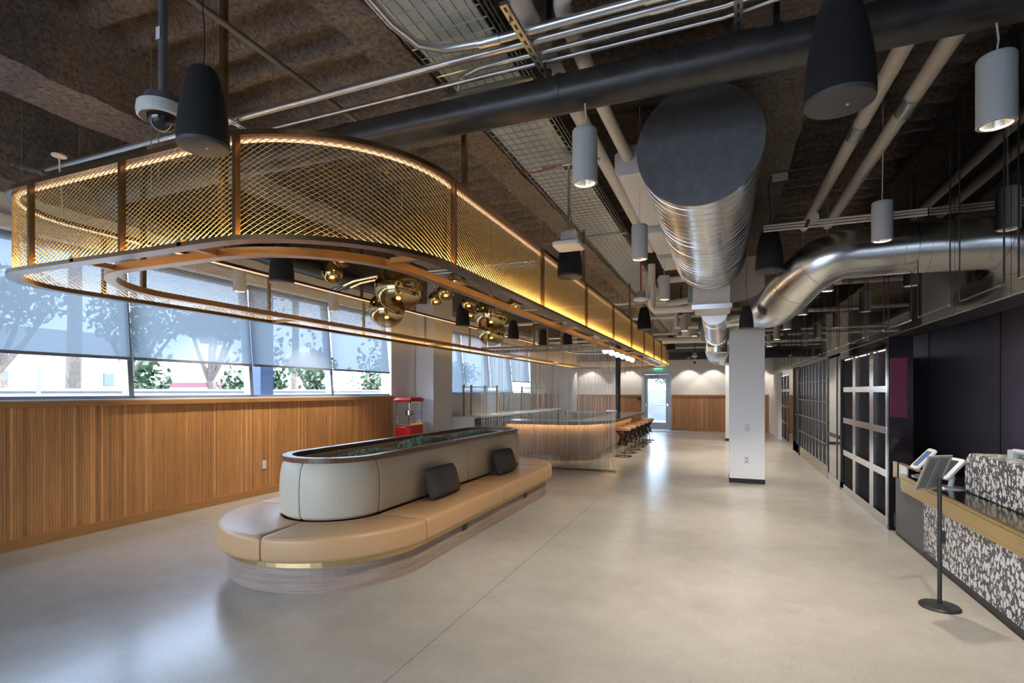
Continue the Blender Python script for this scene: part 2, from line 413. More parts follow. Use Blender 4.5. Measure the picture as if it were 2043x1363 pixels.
# left wall: wainscot wall, ledge, header
def slats_line(b, fixed, a0, a1, z0, z1, axis, w=.0235, gap=.0025, depth=.013, sgn=1):
    t=a0
    while t<a1-w:
        gz=.5+.5*noise.noise(Vector((t*2.3,fixed,1)));b.cur=max(0,min(1,random.gauss(.22+.42*gz,.17) if random.random()>.05 else .95))
        ww=w
        if axis=='y': b.box(min(fixed,fixed+sgn*depth),max(fixed,fixed+sgn*depth),t,t+ww,z0,z1)
        else: b.box(t,t+ww,min(fixed,fixed+sgn*depth),max(fixed,fixed+sgn*depth),z0,z1)
        t+=ww+gap
    b.cur=None
b=MB(); b.box(-6.5,XL-.015,YR,9.02,0,1.36); b.box(-6.5,XL-.02,9.02,YB,0,1.40); b.box(-6.5,XL-.03,9.0,10.58,1.40,3.1)
b.box(-6.5,XL-.0,17.7,YB,1.40,1.41); wl=struct(b.build('wall_left', M['white']))
b=MB(); b.cur=.3; b.box(XL-.015,XL-.002,YR,9.0,0,1.35); b.cur=None; b.a=b.a; 
slats_line(b, XL-.002, YR, 9.0, .10, 1.345, 'y'); slats_line(b, XL-.002, 17.7, YB-.02, .10, 1.33, 'y', w=.03, gap=.006); slat=b.build('wall_left_slats', M['slat'], wl); slat.name='wainscot'
struct(MB().box(XL-.01,XL+.028,YR,9.0,0,.105).build('baseboard_left', M['wood']))
b=MB(); b.box(XL-.06,XL+.045,YR,9.0,1.345,1.402); struct(b.build('trim_1', M['wood'], bevel=.004))
b=MB(); b.box(XL-.28,XL+.035,YR,17.9,1.403,1.418); struct(b.build('trim_2', M['trimwhite']))
# inclined window plane
def wx(z): return XL-.04-.088*(z-1.41)
MUL=[ -4.36,-2.70,-1.04,.62,2.29,3.957,5.614,7.288,8.96,10.62,12.257,13.917,15.60,17.26]
ZT=3.04
for i in range(len(MUL)-1):
    if i==8: continue
    y0,y1=MUL[i],MUL[i+1]
    wdw=sthing('window_%d'%(i+1), (XL-.04,(y0+y1)/2,1.41))
    b=MB()
    def fr(ya,yb,za,zb,t=.05,off=0):
        b.add([(wx(za)+off,ya,za),(wx(za)+off,yb,za),(wx(za)+off-t,yb,za),(wx(za)+off-t,ya,za),
               (wx(zb)+off,ya,zb),(wx(zb)+off,yb,zb),(wx(zb)+off-t,yb,zb),(wx(zb)+off-t,ya,zb)],
              [(0,3,2,1),(4,5,6,7),(0,1,5,4),(1,2,6,5),(2,3,7,6),(3,0,4,7)])
    fr(y0-.028,y0+.028,1.405,ZT,.12); fr(y0,y1,1.405,1.45,.08); fr(y0,y1,ZT-.05,ZT,.08)
    fr(y0+.028,y0+.06,1.45,ZT,.05,-.05)
    b.build('window_frame', M['frame'], wdw)
    b=MB(); b.add([(wx(1.45)-.09,y0,1.45),(wx(1.45)-.09,y1,1.45),(wx(ZT)-.09,y1,ZT),(wx(ZT)-.09,y0,ZT)],[(0,1,2,3)])
    b.build('pane', M['glass'], wdw)
b=MB(); b.box(-6.75,XL-.13,YR,YB,ZT,4.3); b.box(XL-.14,XL-.02,YR,17.6,ZT,ZT+.12)
struct(b.build('wall_left_header', M['white'])).name='wall_left.001'
struct(MB().box(-6.5,XL-.02,17.3,YB+.3,0,4.3).build('wall_left', M['white']))
# roller shades
for i in range(len(MUL)-1):
    if i==8: continue
    y0,y1=MUL[i]+.012,MUL[i+1]-.012
    zb=1.888 if i<8 else (1.83 if i==12 else 1.47)
    nm=['far behind the camera','second behind the camera','behind the camera','beside the camera','at the left edge of the photo',
        'on the second tall pane from the left edge','on the third tall pane from the left edge','on the pane just before the white column',
        'hidden next to the white column','fully lowered, first past the white column','fully lowered, second past the white column',
        'fully lowered, third past the white column','partly raised at the far end above the kitchen counter'][i]
    sh=thing('roller_shade','pale grey screen roller shade '+nm,'roller shade',(wx(zb)+.03,(y0+y1)/2,zb), 'roller shades on the long window wall')
    b=MB(); o=.035
    b.add([(wx(zb)+o,y0,zb),(wx(zb)+o,y1,zb),(wx(ZT)+o,y1,ZT),(wx(ZT)+o,y0,ZT)],[(0,1,2,3)])
    b.build('fabric', M['shade'], sh)
    MB().box(wx(zb)+.022,wx(zb)+.048,y0,y1,zb-.03,zb+.002).build('hem_bar', M['frame'], sh)
# back wall
DX0,DX1=-2.85,-1.92
b=MB(); b.box(-6.6,DX0-.05,YB,YB+.25,0,2.74); b.box(DX1+.05,1.8,YB,YB+.25,0,2.74); b.box(DX0-.05,DX1+.05,YB,YB+.25,2.22,2.74)
wb=struct(b.build('wall_back', M['white']))
b=MB(); b.box(-6.6,7,YB+.05,YB+.3,2.74,4.4); b.build('upper_wall', M['greymetal'], wb)
MB().box(-6.2,1.66,YB-.35,YB,2.70,2.95).build('dark_ledge', M['dark'], wb)
b=MB()
for (x0,x1) in ((-6.2,DX0-.13),(DX1+.10,1.52)):
    b.cur=.3; b.box(x0,x1,YB-.012,YB,0,1.33); b.cur=None
    slats_line(b, YB-.012, x0, x1, .1, 1.32, 'x', w=.03, gap=.006, depth=.014, sgn=-1)
b.build('wainscot_back', M['slat'], wb).name='wainscot'
b=MB()
for (x0,x1) in ((-6.2,DX0-.13),(DX1+.10,1.52)): b.box(x0,x1,YB-.05,YB,1.32,1.375)
struct(b.build('trim_3', M['wood']))
b=MB()
for (x0,x1) in ((-6.2,DX0-.13),(DX1+.10,1.52)): b.box(x0,x1,YB-.04,YB,0,.1)
struct(b.build('baseboard_back', M['wood']))
# exit door
dr=sthing('door_1', ((DX0+DX1)/2,YB,0))
b=MB(); b.box(DX0-.1,DX0,YB-.05,YB+.2,0,2.26); b.box(DX1,DX1+.07,YB-.05,YB+.2,0,2.26); b.box(DX0,DX1,YB-.05,YB+.2,2.16,2.26)
b.build('door_frame', M['doorframe'], dr)
b=MB(); b.box(DX0,DX0+.13,YB,YB+.05,.02,2.15); b.box(DX1-.13,DX1,YB,YB+.05,.02,2.15); b.box(DX0+.13,DX1-.13,YB,YB+.05,1.98,2.15); b.box(DX0+.13,DX1-.13,YB,YB+.05,.02,.30)
b.build('door_leaf', M['doorframe'], dr)
MB().box(DX0+.13,DX1-.13,YB+.02,YB+.028,.30,1.98).build('pane', M['glass'], dr)
b=MB(); b.tube([(DX0+.05,YB-.07,.98),(DX1-.05,YB-.07,.98)],.018,8); b.box(DX0+.03,DX0+.09,YB-.09,YB,.93,1.03); b.box(DX1-.09,DX1-.03,YB-.09,YB,.93,1.03)
b.build('push_bar', M['steel'], dr)
MB().box(DX0+.2,DX0+.55,YB-.08,YB,2.05,2.12).build('closer', M['frame'], dr)
ex=thing('exit_sign','small green exit sign mounted above the glass exit door','sign',((DX0+DX1)/2,YB-.1,2.34))
MB().box(-2.50,-2.16,YB-.13,YB-.10,2.32,2.50).build('panel', M['exitg'], ex)
MB().box(-2.54,-2.12,YB-.145,YB-.002,2.50,2.53).build('housing', M['plastic'], ex)
cu=bpy.data.curves.new('lettering','FONT'); cu.body='EXIT'; cu.size=.14; cu.extrude=.002; cu.align_x='CENTER'; cu.materials.append(M['signw'])
tt=bpy.data.objects.new('tmp_text',cu); C.objects.link(tt); bpy.context.view_layer.update(); me_=bpy.data.meshes.new_from_object(tt.evaluated_get(bpy.context.evaluated_depsgraph_get())); bpy.data.objects.remove(tt); tx=bpy.data.objects.new('lettering',me_); C.objects.link(tx); tx.parent=ex; tx.rotation_euler=(PI/2,0,0); tx.location=(.055,-.032,.02)
tag(MB().box(-3.1,-1.1,YB-.85,YB-.02,0,.012).build('door_mat', M['mat']), 'grey entrance mat lying inside the exit door', 'mat')
# rear of the room (behind the camera): tall bare windows
wr=struct(MB().box(-6.6,-.2,YR-.3,YR,0,.5).box(-6.6,-.2,YR-.3,YR,2.9,4.4).box(-.2,7,YR-.3,YR,0,4.4).build('wall_rear', M['white']))
b=MB()
for i in range(4): b.box(-6.3+i*1.85,-6.22+i*1.85,YR-.15,YR-.05,.5,2.9)
struct(b.build('window_14', M['frame']))
# right side shell
b=MB(); b.box(5.8,6.0,YR,YB,0,4.4); struct(b.build('wall_right', M['glossb']))
b=MB(); b.box(1.72,2.9,11.0,YB,0,2.08); b.box(2.92,3.1,YR,11.0,0,2.5); struct(b.build('wall_right', M['alcove']))
alc=struct(MB().box(1.67,5.8,YR,11.0,2.42,2.52).build('ceiling', M['glossb']))
# dark glass panels over the alcove and cabinets
JO=[0.6,1.5,2.4,3.32,4.19,5.05,5.97,6.90,7.78,8.66,9.5,10.2,11.0,11.9,12.8,13.7,14.6,15.5,16.4,17.3,18.2,19.1,20.0,20.95]
ys=[YR]+JO
gw=sthing('wall_right', (XR,8,2.09))
for i in range(len(ys)-1):
    a=.07 if i>3 else .05
    MB().box(XR,XR+.012,ys[i]+.003,ys[i+1]-.003,2.09,3.71).build('glass_panel', M['gloss'], gw)
b=MB(); b.box(XR+.013,XR+.25,YR,YB,2.09,3.72); b.box(XR+.0,XR+.25,YR,YB,3.712,3.76); b.build('backing', M['dark'], gw)
b=MB()
for y in JO:
    for s_ in (-.09,.09): b.box(XR-.003,XR+.002,y+s_-.007,y+s_+.007,2.19,3.7)
b.build('mullion', M['dark'], gw)
b=MB()
for i in range(len(JO)-1): b.box(XR-.008,XR-.001,JO[i]+.11,JO[i+1]-.11,2.174,2.186)
b.box(XR-.012,XR+.002,YR,YB,2.086,2.096)
b.build('edge_strip', M['steel'], gw)

# ---------------------------------------------------------------- columns
def column(x0,x1,y0,y1,label,parts=True,ztop=4.3):
    t=thing('column',label,'column',((x0+x1)/2,(y0+y1)/2,0))
    MB().box(x0,x1,y0,y1,.075,ztop).build('shaft', M['white'], t)
    MB().box(x0-.006,x1+.006,y0-.006,y1+.006,0,.075).build('base_strip', M['rubber'], t)
    return t
cm=column(.094,.621,9.39,9.95,'white square column standing free in the walkway on the right')
b=MB(); b.bbox(.325,.385,9.36,9.39,.85,.96,.008); b.build('motion_sensor', M['plastic'], cm)
b=MB(); b.bbox(.315,.39,9.382,9.39,.32,.44,.003); b.build('socket_plate', M['plastic'], cm)
b=MB(); b.box(.345,.36,9.379,9.383,.345,.365); b.box(.345,.36,9.379,9.383,.395,.415); b.build('socket_slots', M['dark'], cm)
column(.06,.60,17.2,17.8,'white column far behind the free-standing one near the back wall')
column(-6.235,-5.80,9.9,10.75,'wide white column between the windows, behind the popcorn cart')
column(-6.2,-5.45,19.9,20.6,'white column at the far left corner beyond the kitchen counter')
tag(MB().lathe([(.08,0),(.08,4.27)],(-3.2,17.3,0),20).build('pole', M['dark'],smooth=True),'black round steel post behind the bar near the back wall','post')

# ================================================================ CANOPY
def rrect(x0,x1,y0,y1,r,step=.045,rs=None):
    # r: radius; rs: radii of corners (x1,y1),(x0,y1),(x0,y0),(x1,y0)
    r1,r2,r3,r4 = rs or (r,)*4
    P=[]; segs=[((x1,y0+r4),(x1,y1-r1)),((x1-r1,y1),(x0+r2,y1)),((x0,y1-r2),(x0,y0+r3)),((x0+r3,y0),(x1-r4,y0))]
    cen=[(x1-r1,y1-r1,0,r1),(x0+r2,y1-r2,PI/2,r2),(x0+r3,y0+r3,PI,r3),(x1-r4,y0+r4,1.5*PI,r4)]
    for (a,c2),(cx,cy,a0,rr) in zip(segs,cen):
        L=math.dist(a,c2); n=max(1,round(L/step)); dx,dy=(c2[0]-a[0])/n,(c2[1]-a[1])/n
        nx,ny=dy/math.hypot(dx,dy),-dx/math.hypot(dx,dy)
        for i in range(n): P.append((a[0]+dx*i,a[1]+dy*i,nx,ny))
        n=max(1,round(rr*PI/2/step))
        for i in range(n):
            t=a0+PI/2*i/n; P.append((cx+rr*math.cos(t),cy+rr*math.sin(t),math.cos(t),math.sin(t)))
    return P
def ring(P, w, z0, z1, name, m, parent, inset=0):
    b=MB(); R=[]
    for (x,y,nx,ny) in P:
        R.append([(x-nx*(inset),y-ny*inset,z0),(x-nx*(inset+w),y-ny*(inset+w),z0),(x-nx*(inset+w),y-ny*(inset+w),z1),(x-nx*inset,y-ny*inset,z1)])
    b.sweep(R, closed_path=True); return b.build(name, m, parent)
cn=thing('canopy','long bronze framed gold mesh canopy with rounded ends hanging over the bench and bar','canopy',(-3.46,10.6,2.33))
CX0,CX1,CY0,CY1=-5.18,-1.67,2.09,19.35
P=rrect(CX0,CX1,CY0,CY1,1.0,.0255,(1.,1.,.67,1.))
Pc=P[::2]
ring(Pc,.085,2.33,2.356,'bottom_ring',M['bronze'],cn)
ring(Pc,.085,2.902,2.932,'top_ring',M['bronze'],cn)
ring(Pc,.014,2.357,2.363,'light_strip',M['led'],cn,inset=.056)
ring(Pc,.006,2.356,2.366,'inner_lip',M['bronze'],cn,inset=.079)
ring(Pc,.026,2.892,2.900,'upper_light_strip',M['ledtop'],cn,inset=.050)
# expanded metal
b=MB(); h=.0142; z0=2.357; rows=int((2.90-z0)/h); n=len(P); n-=n%2
seg_v=[]; seg_f=[]
th=.0011
for r in range(rows+1):
    base=len(seg_v)
    for i in range(n):
        x,y,nx,ny=P[i]; ph=(i+r)%2
        z=z0+h*(r+(.5 if ph else -.5))
        z=min(max(z,z0),2.90)
        seg_v += [(x-nx*.036,y-ny*.036,z-th),(x-nx*.036,y-ny*.036,z+th),(x-nx*.0415,y-ny*.0415,z)]
    for i in range(n):
        j=(i+1)%n; a=base+3*i; c2=base+3*j
        for k in range(3):
            l=(k+1)%3; seg_f.append((a+k,a+l,c2+l,c2+k))
b.add(seg_v,seg_f); b.build('gold_mesh', M['mesh'], cn)
# posts
def post(x,y,nx,ny,z0=2.356,z1=2.902,w=.034,name='post',m='bronze'):
    b=MB(); b.obox((x,y,(z0+z1)/2),Vector((nx,ny,0)),Vector((-ny,nx,0)),Vector((0,0,1)),w,w*.7,z1-z0)
    return b.build(name, M[m], cn)
PY=[3.15,5.03,6.86,8.72,10.58,12.37,14.2,16.0,17.7]
for y in PY: post(CX1-.018,y,1,0)
for y in [3.02,4.87,6.70,8.51,10.37,12.2,14.0,15.8,17.6]: post(CX0+.018,y,-1,0)
for x in (-2.47,-3.43,-4.38): post(x,CY0+.018,0,-1)
for x in (-2.7,-3.6,-4.3): post(x,CY1-.018,0,1)
# inner ring hung below
IX0,IX1,IY0,IY1=-4.64,-2.0,2.33,18.9
Pi=rrect(IX0,IX1,IY0,IY1,.9,.09)
ring(Pi,.07,2.325,2.375,'inner_ring',M['innerbronze'],cn)
for y in (2.9,6.86,8.72,12.37,14.2,16.0,17.7): MB().beam((IX1-.01,y,2.353),(CX1-.085,y,2.353),.035,.035).build('outrigger', M['innerbronze'], cn)
for y in (4.87,8.51,12.2,15.8): MB().beam((IX0+.01,y,2.353),(CX0+.085,y,2.353),.035,.035).build('outrigger', M['innerbronze'], cn)
for x in (-2.9,-3.9): MB().beam((x,2.34,2.353),(x,2.09,2.353),.035,.035).build('outrigger', M['innerbronze'], cn)
for y in (10.22,10.42): MB().beam((IX0+.02,y,2.35),(IX1-.02,y,2.35),.05,.05).build('crossbeam', M['bronze'], cn)
b=MB()
for x in (-3.05,-3.35,-3.65): b.box(x-.02,x+.02,10.30,10.34,2.37,2.9)
for (x0_,x1_) in ((-3.05,-3.35),(-3.35,-3.65)): b.box(x1_,x0_,10.30,10.34,2.86,2.9)
b.build('short_posts', M['bronze'], cn)
# hangers to the deck
for (x,y,z) in ((-2.87,2.36,2.35),(-4.60,3.0,2.35),(-1.735,3.40,2.94),(-1.725,6.86,2.94),(-1.725,10.58,2.94),(-1.725,14.2,2.94),(-5.2,6.7,2.94),(-5.2,10.37,2.94)):
    MB().box(x-.017,x+.017,y-.017,y+.017,z,4.27).build('hanger', M['bronze'], cn)
# small white boxes on inner ring
for y in (8.9,14.9): MB().bbox(IX1-.06,IX1+.02,y,y+.16,2.375,2.47,.006).build('driver_box', M['plastic'], cn)

# curtain of hanging chains below the crossbeam
ct=thing('chain_curtain','sheer curtain of thin hanging metal chains in front of the bar','curtain',(-3.2,9.8,0))
b=MB(); x=-4.6
while x<-1.86:
    y=9.80+random.uniform(-.012,.012); r=random.choice((.0022,.0028,.0035,.0042))
    b.tube([(x,y,.03),(x,y,2.36)],r,3,caps=False); x+=random.uniform(.012,.026)
o=b.build('chains', M['string'], ct); o['kind']='stuff'
MB().box(-4.6,-1.84,9.785,9.815,.0,.03).build('bottom_rail', M['bronze'], ct)
MB().box(-4.6,-1.95,9.77,9.83,2.36,2.40).build('top_rail', M['bronze'], ct)

# ================================================================ GOLD GLOBES
def globe(x,y,z,r,label):
    t=thing('globe_pendant',label,'pendant lamp',(x,y,z),'gold mirrored globe pendants under the canopy')
    n=40 if r>.15 else 24
    MB().sphere((x,y,z),r,n,n//2).build('glass_globe', M['goldglass'], t, smooth=True)
    MB().lathe([(.001,.02-r*.45),(.018,.02-r*.45),(.02,.09-r*.45),(.012,.11),(.012,r),(.03,r),(.03,r+.05),(.008,r+.06)],(x,y,z),14).build('socket', M['brass'], t, smooth=True)
    MB().lathe([(.001,-.012),(.022,-.008),(.026,.004),(.02,.02)],(x,y,z-r*.45),14).build('bulb', M['ember'], t, smooth=True)
    top=4.2
    MB().tube([(x,y,z+r+.04),(x,y,top)],.003,5).build('cord', M['dark'], t)
    MB().lathe([(.001,0),(.03,.0),(.045,.03),(.05,.075),(.001,.08)],(x,y,top-.02),16).build('ceiling_cup', M['brass'], t, smooth=True)
    l=bpy.data.lights.new('lamp_light','POINT'); l.energy=.8*(r/.2); l.color=(1,.72,.38); l.shadow_soft_size=.04
    lo=bpy.data.objects.new('lamp_light',l); C.objects.link(lo); lo.parent=t; lo.location=(0,0,-.05)
globe(-3.21,4.75,2.60,.25,'largest gold mirrored globe pendant, nearest, above the bench')
globe(-3.84,5.43,2.503,.218,'gold mirrored globe hanging just below and behind the largest globe')
globe(-3.18,7.09,2.63,.25,'second largest gold globe pendant, farther along the bench')
globe(-3.51,7.84,2.47,.228,'gold globe hanging under the second largest globe')
globe(-4.35,5.05,2.92,.125,'small gold globe, leftmost of the pendants')
globe(-4.05,4.86,3.05,.13,'small gold globe half hidden by the inner ring left of the largest')
globe(-4.32,7.45,3.0,.12,'small gold globe right of the largest, the lowest of the trio there')
globe(-3.83,6.90,2.98,.13,'small gold globe right of the largest, middle of the trio there')
globe(-3.46,6.55,3.04,.13,'small gold globe right of the largest, highest of the trio there')
globe(-4.0,8.0,3.0,.125,'small gold globe just left of the second largest globe, upper one')
globe(-4.9,9.9,3.13,.11,'small gold globe just left of the second largest globe, lower one')
globe(-3.45,8.75,3.06,.13,'small gold globe right of the second largest globe')

# white globe pendants on loops over the bar
lp=None
for i,y in enumerate([12.45,13.2,13.95,14.75,15.6,16.4]):
    if i==0:
        t=thing('loop_pendant','','pendant lamp',(-2.6,y,2.47))
        MB().sphere((-2.6,y,2.47),.075,20,12).build('opal_globe', M['globe'], t, smooth=True)
        b=MB(); pts=[(-2.6+.11*math.sin(a_),y,2.33+ (.14+.26*(math.cos(a_)<0))*math.cos(a_)) for a_ in [2*PI*k/28 for k in range(29)]]
        b.tube(pts,.004,5); b.build('wire_loop', M['dark'], t)
        MB().tube([(-2.6,y,2.54),(-2.6,y,4.27)],.003,5).build('cord', M['dark'], t)
        lp=t
    else: t=dup(lp,(-2.6,y,2.47))
    t['label']='opal globe on black wire loop above the bar, %s from the near end'%['first','second','third','fourth','fifth','sixth'][i]
    t['group']='white globe pendants over the bar'

# ================================================================ BENCH
bx,by0,by1=-3.25,3.83,7.12
def spine(s_from,s_to,n):
    # parameter: 0..1 right side going +y, then far arc, left side, near arc (starts at near-right)
    pass
def path_pts(kind, a, b2, n):
    """list of (cx,cy,phi)"""
    out=[]
    for i in range(n+1):
        t=a+(b2-a)*i/n
        if kind=='R': out.append((bx,t,0.))
        elif kind=='L': out.append((bx,t,PI))
        elif kind=='N': out.append((bx,by0,t))
        else: out.append((bx,by1,t))
    return out
def sweep_rz(b, pp, prof, caps=True, closed=False):
    R=[[(cx+math.cos(p)*r, cy+math.sin(p)*r, z) for (r,z) in prof] for (cx,cy,p) in pp]
    b.sweep(R, closed_path=closed, caps=caps)
full=path_pts('R',by0,by1,14)+path_pts('F',0,PI,32)[1:]+path_pts('L',by1,by0,14)[1:]+path_pts('N',-PI,0,32)[1:-1]
def rp(r0,r1,z0,z1,e,nn=4):
    # rounded rectangle profile in r,z
    out=[]
    for (cx,cz,a0) in ((r1-e,z0+e,-PI/2),(r1-e,z1-e,0),(r0+e,z1-e,PI/2),(r0+e,z0+e,PI)):
        for i in range(nn+1):
            a=a0+PI/2*i/nn; out.append((cx+e*math.cos(a),cz+e*math.sin(a)))
    return out
bn=thing('bench','long oval banquette with tan seat, pale back cushions and a planter along its top','bench',(bx,5.5,0))
b=MB(); sweep_rz(b,full,[(.60,0),(.865,0),(.865,.190),(.60,.190)],closed=True); b.build('base', M['greyoak'], bn)
b=MB(); sweep_rz(b,full,[(.60,.191),(.875,.191),(.875,.238),(.60,.238)],closed=True); b.build('brass_band', M['brass'], bn)
nose=-math.radians(84)
seatsecs=[path_pts('N',nose,0,20), path_pts('R',by0,5.5,8), path_pts('R',5.5,by1,8), path_pts('F',0,PI/2,20),path_pts('F',PI/2,PI,20),path_pts('L',by1,5.5,8),path_pts('L',5.5,by0,8),path_pts('N',-PI,nose,20)]
def shrink(pp,g,r):
    pp=list(pp)
    (cx,cy,p)=pp[0]; (cx2,cy2,p2)=pp[-1]
    if abs(cy2-cy)>1e-6:
        sg=1 if cy2>cy else -1; pp[0]=(cx,cy+sg*g,p); pp[-1]=(cx2,cy2-sg*g,p2)
    else: pp[0]=(cx,cy,p+g/r*(1 if p2>p else -1)); pp[-1]=(cx2,cy2,p2-g/r*(1 if p2>p else -1))
    return pp
def cushion(sec, prof, name, m, g=.004, r=.8, e=.02):
    # soft ends: first and last rings pulled in
    sec=shrink(sec,g,r); b=MB(); R=[]
    cr=sum(q[0] for q in prof)/len(prof); cz=sum(q[1] for q in prof)/len(prof)
    n=len(sec)
    def ringat(t,sc):
        cx,cy,p=t; return [(cx+math.cos(p)*(cr+(a-cr)*1.0*sc[0]),cy+math.sin(p)*(cr+(a-cr)*sc[0]),cz+(z-cz)*sc[1]) for (a,z) in prof]
    def lerp(a,c2,f): return tuple(a[i]+(c2[i]-a[i])*f for i in range(3))
    L0=max(math.dist(sec[0][:2],sec[1][:2]),abs(sec[1][2]-sec[0][2])*r)
    f1=min(.9,e/L0)
    dims=max(q[1] for q in prof)-min(q[1] for q in prof); sz=1-2*e*.7/dims; sr=1-2*e*.35/(max(q[0] for q in prof)-min(q[0] for q in prof))
    R.append(ringat(sec[0],(sr,sz))); R.append(ringat(lerp(sec[0],sec[1],f1*.3),(1-(1-sr)*.35,1-(1-sz)*.35))); R.append(ringat(lerp(sec[0],sec[1],f1),(1,1)))
    for t in sec[1:-1]: R.append(ringat(t,(1,1)))
    R.append(ringat(lerp(sec[-1],sec[-2],f1),(1,1))); R.append(ringat(lerp(sec[-1],sec[-2],f1*.3),(1-(1-sr)*.35,1-(1-sz)*.35))); R.append(ringat(sec[-1],(sr,sz)))
    b.sweep(R); return b.build(name, m, bn, smooth=True)
for s_ in seatsecs: cushion(s_, rp(.44,.95,.239,.435,.04), 'seat_cushion', M['seat'])
bprof=[(.30,.438),(.44,.438),(.462,.46),(.472,.55),(.474,.66),(.468,.78),(.455,.86),(.43,.905),(.30,.905)]
bsecs=[path_pts('N',-math.radians(88),0,20), path_pts('R',by0,5.55,8), path_pts('R',5.55,by1,8), path_pts('F',0,PI/2,20),path_pts('F',PI/2,PI,20),path_pts('L',by1,5.55,8),path_pts('L',5.55,by0,8),path_pts('N',-PI,-math.radians(88),20)]
for s_ in bsecs: cushion(s_, bprof, 'back_cushion', M['back'], r=.45, e=.02)
b=MB(); sweep_rz(b,full,[(.37,.70),(.39,.70),(.39,.906),(.452,.906),(.452,.948),(.37,.948)],closed=True); b.build('planter_rim', M['walnut'], bn, bevel=.004)
b=MB(); R=[]
for (cx,cy,p) in full: R.append((cx+math.cos(p)*.37,cy+math.sin(p)*.37,.872))
b.add(R,[tuple(range(len(R)))]); b.build('planter_gravel', M['soil'], bn)
for (y) in (4.68,6.40):
    MB().bbox(-2.388,-2.378,y-.05,y+.05,.12,.175,.003).build('power_outlet', M['dark'], bn)
def clump(x,y,lx,ly,n,label,hh=.09):
    t=thing('planter_plants',label,'plant',(x,y,.872))
    b=MB()
    for i in range(n):
        u=random.gauss(0,.42); v=random.gauss(0,.42)
        if abs(u)>1 or abs(v)>1: continue
        px,py=x+u*lx,y+v*ly; H=hh*(1-.5*(u*u+v*v))*random.uniform(.5,1.1)
        for k in range(5):
            a=random.uniform(0,2*PI); tl=random.uniform(.2,1.1); d=Vector((math.cos(a)*tl,math.sin(a)*tl,1)).normalized()
            base=Vector((px,py,.873)); l=H; s1=d.cross(Vector((0,0,1))); s1=(s1.normalized() if s1.length>.01 else Vector((1,0,0)))*.006
            mid=base+d*l*.6; tip=base+d*l
            b.add([base-s1*.5,base+s1*.5,mid+s1*1.6,tip,mid-s1*1.6],[(0,1,2,3,4)])
    b.build('leaves', M['succulent'], t)
clump(-3.2,4.25,.2,.40,500,'low grey-green succulents at the near end of the bench planter',.07)
clump(-3.2,5.25,.2,.45,900,'tallest bushy green succulents in the middle of the bench planter',.12)
clump(-3.2,6.6,.22,.62,1100,'spreading green plants at the far end of the bench planter',.10)
def pillow(x,y,z,label,ry,rz,w=.48,h=.30):
    t=thing('throw_pillow',label,'pillow',(x,y,z),'charcoal throw pillows on the bench')
    b=MB(); n=16; top=[]; 
    vs=[];fs=[]
    for side in (1,-1):
        for j in range(n+1):
            for i in range(n+1):
                u=-1+2*i/n; v=-1+2*j/n
                k=(1-u**4)*(1-v**4); th=.075*max(k,0)**.45
                pin=1-.05*(abs(u*v))**1
                vs.append((side*th, u*w/2*(1-.05*(1-v*v)*-0), v*h/2*pin))
    for s_ in range(2):
        o_=s_*(n+1)**2
        for j in range(n):
            for i in range(n):
                a=o_+j*(n+1)+i; q4=(a,a+1,a+n+2,a+n+1); fs.append(q4 if s_==0 else q4[::-1])
    R=Matrix.Rotation(rz,3,'Z')@Matrix.Rotation(ry,3,'Y')
    b.add([Vector((x,y,z))+R@Vector(p) for p in vs],fs)
    o=b.build('cushion_body', M['pillow'], t, smooth=True)
    b=MB(); pts=[]
    for k in range(41):
        a=k/40*4; sgs=[(-1,-1),(1,-1),(1,1),(-1,1),(-1,-1)]; i=min(int(a),3); f=a-i
        u=sgs[i][0]+(sgs[i+1][0]-sgs[i][0])*f; v=sgs[i][1]+(sgs[i+1][1]-sgs[i][1])*f; pin=1-.05*abs(u*v)
        pts.append(Vector((x,y,z))+R@Vector((0,u*w/2,v*h/2*pin)))
    b.tube(pts,.005,5,caps=False); b.build('piping', M['pillow'], t, smooth=True)
pillow(-2.655,4.72,.59,'charcoal throw pillow on the bench seat, the nearer one',-.28,.0,.56,.31)
pillow(-2.655,6.35,.59,'charcoal throw pillow on the bench seat, the one farther away',-.28,.0,.56,.31)

# ================================================================ BAR
bar=thing('bar_counter','rounded wood-slat bar with dark stone top and glowing underside','bar',(-3.3,13.5,0))
def bar_outline(x0,x1,y0,y1,r,step=.03):
    # from left-front going right, around the corner, then back
    P=[]; 
    n=max(2,int((x1-r-x0)/step)); 
    for i in range(n): P.append((x0+(x1-r-x0)*i/n,y0,0,-1))
    n=max(2,int(r*PI/2/step))
    for i in range(n): a=-PI/2+PI/2*i/n; P.append((x1-r+r*math.cos(a),y0+r+r*math.sin(a),math.cos(a),math.sin(a)))
    n=max(2,int((y1-y0-r)/step))
    for i in range(n+1): P.append((x1,y0+r+(y1-y0-r)*i/n,1,0))
    return P
def band(b,P,o0,o1,z0,z1):
    R=[[(x+nx*o0,y+ny*o0,z0),(x+nx*o1,y+ny*o1,z0),(x+nx*o1,y+ny*o1,z1),(x+nx*o0,y+ny*o0,z1)] for (x,y,nx,ny) in P]
    b.sweep(R)
Pb=bar_outline(-4.55,-2.62,11.0,16.3,.72,.03)
b=MB(); 
b.cur=.35; band(b,Pb,-.10,0,.12,.80)
for i in range(0,len(Pb)-1):
    x,y,nx,ny=Pb[i]; b.cur=max(0,min(1,random.gauss(.45,.22)))
    b.obox((x+nx*.006,y+ny*.006,.46),Vector((nx,ny,0)),Vector((-ny,nx,0)),Vector((0,0,1)),.014,.024,.66)
b.cur=None; b.build('slat_front', M['barslat'], bar)
b=MB(); band(b,Pb[::3]+[Pb[-1]],-.08,.05,.0,.12); b.build('foot_band', M['bronze'], bar)
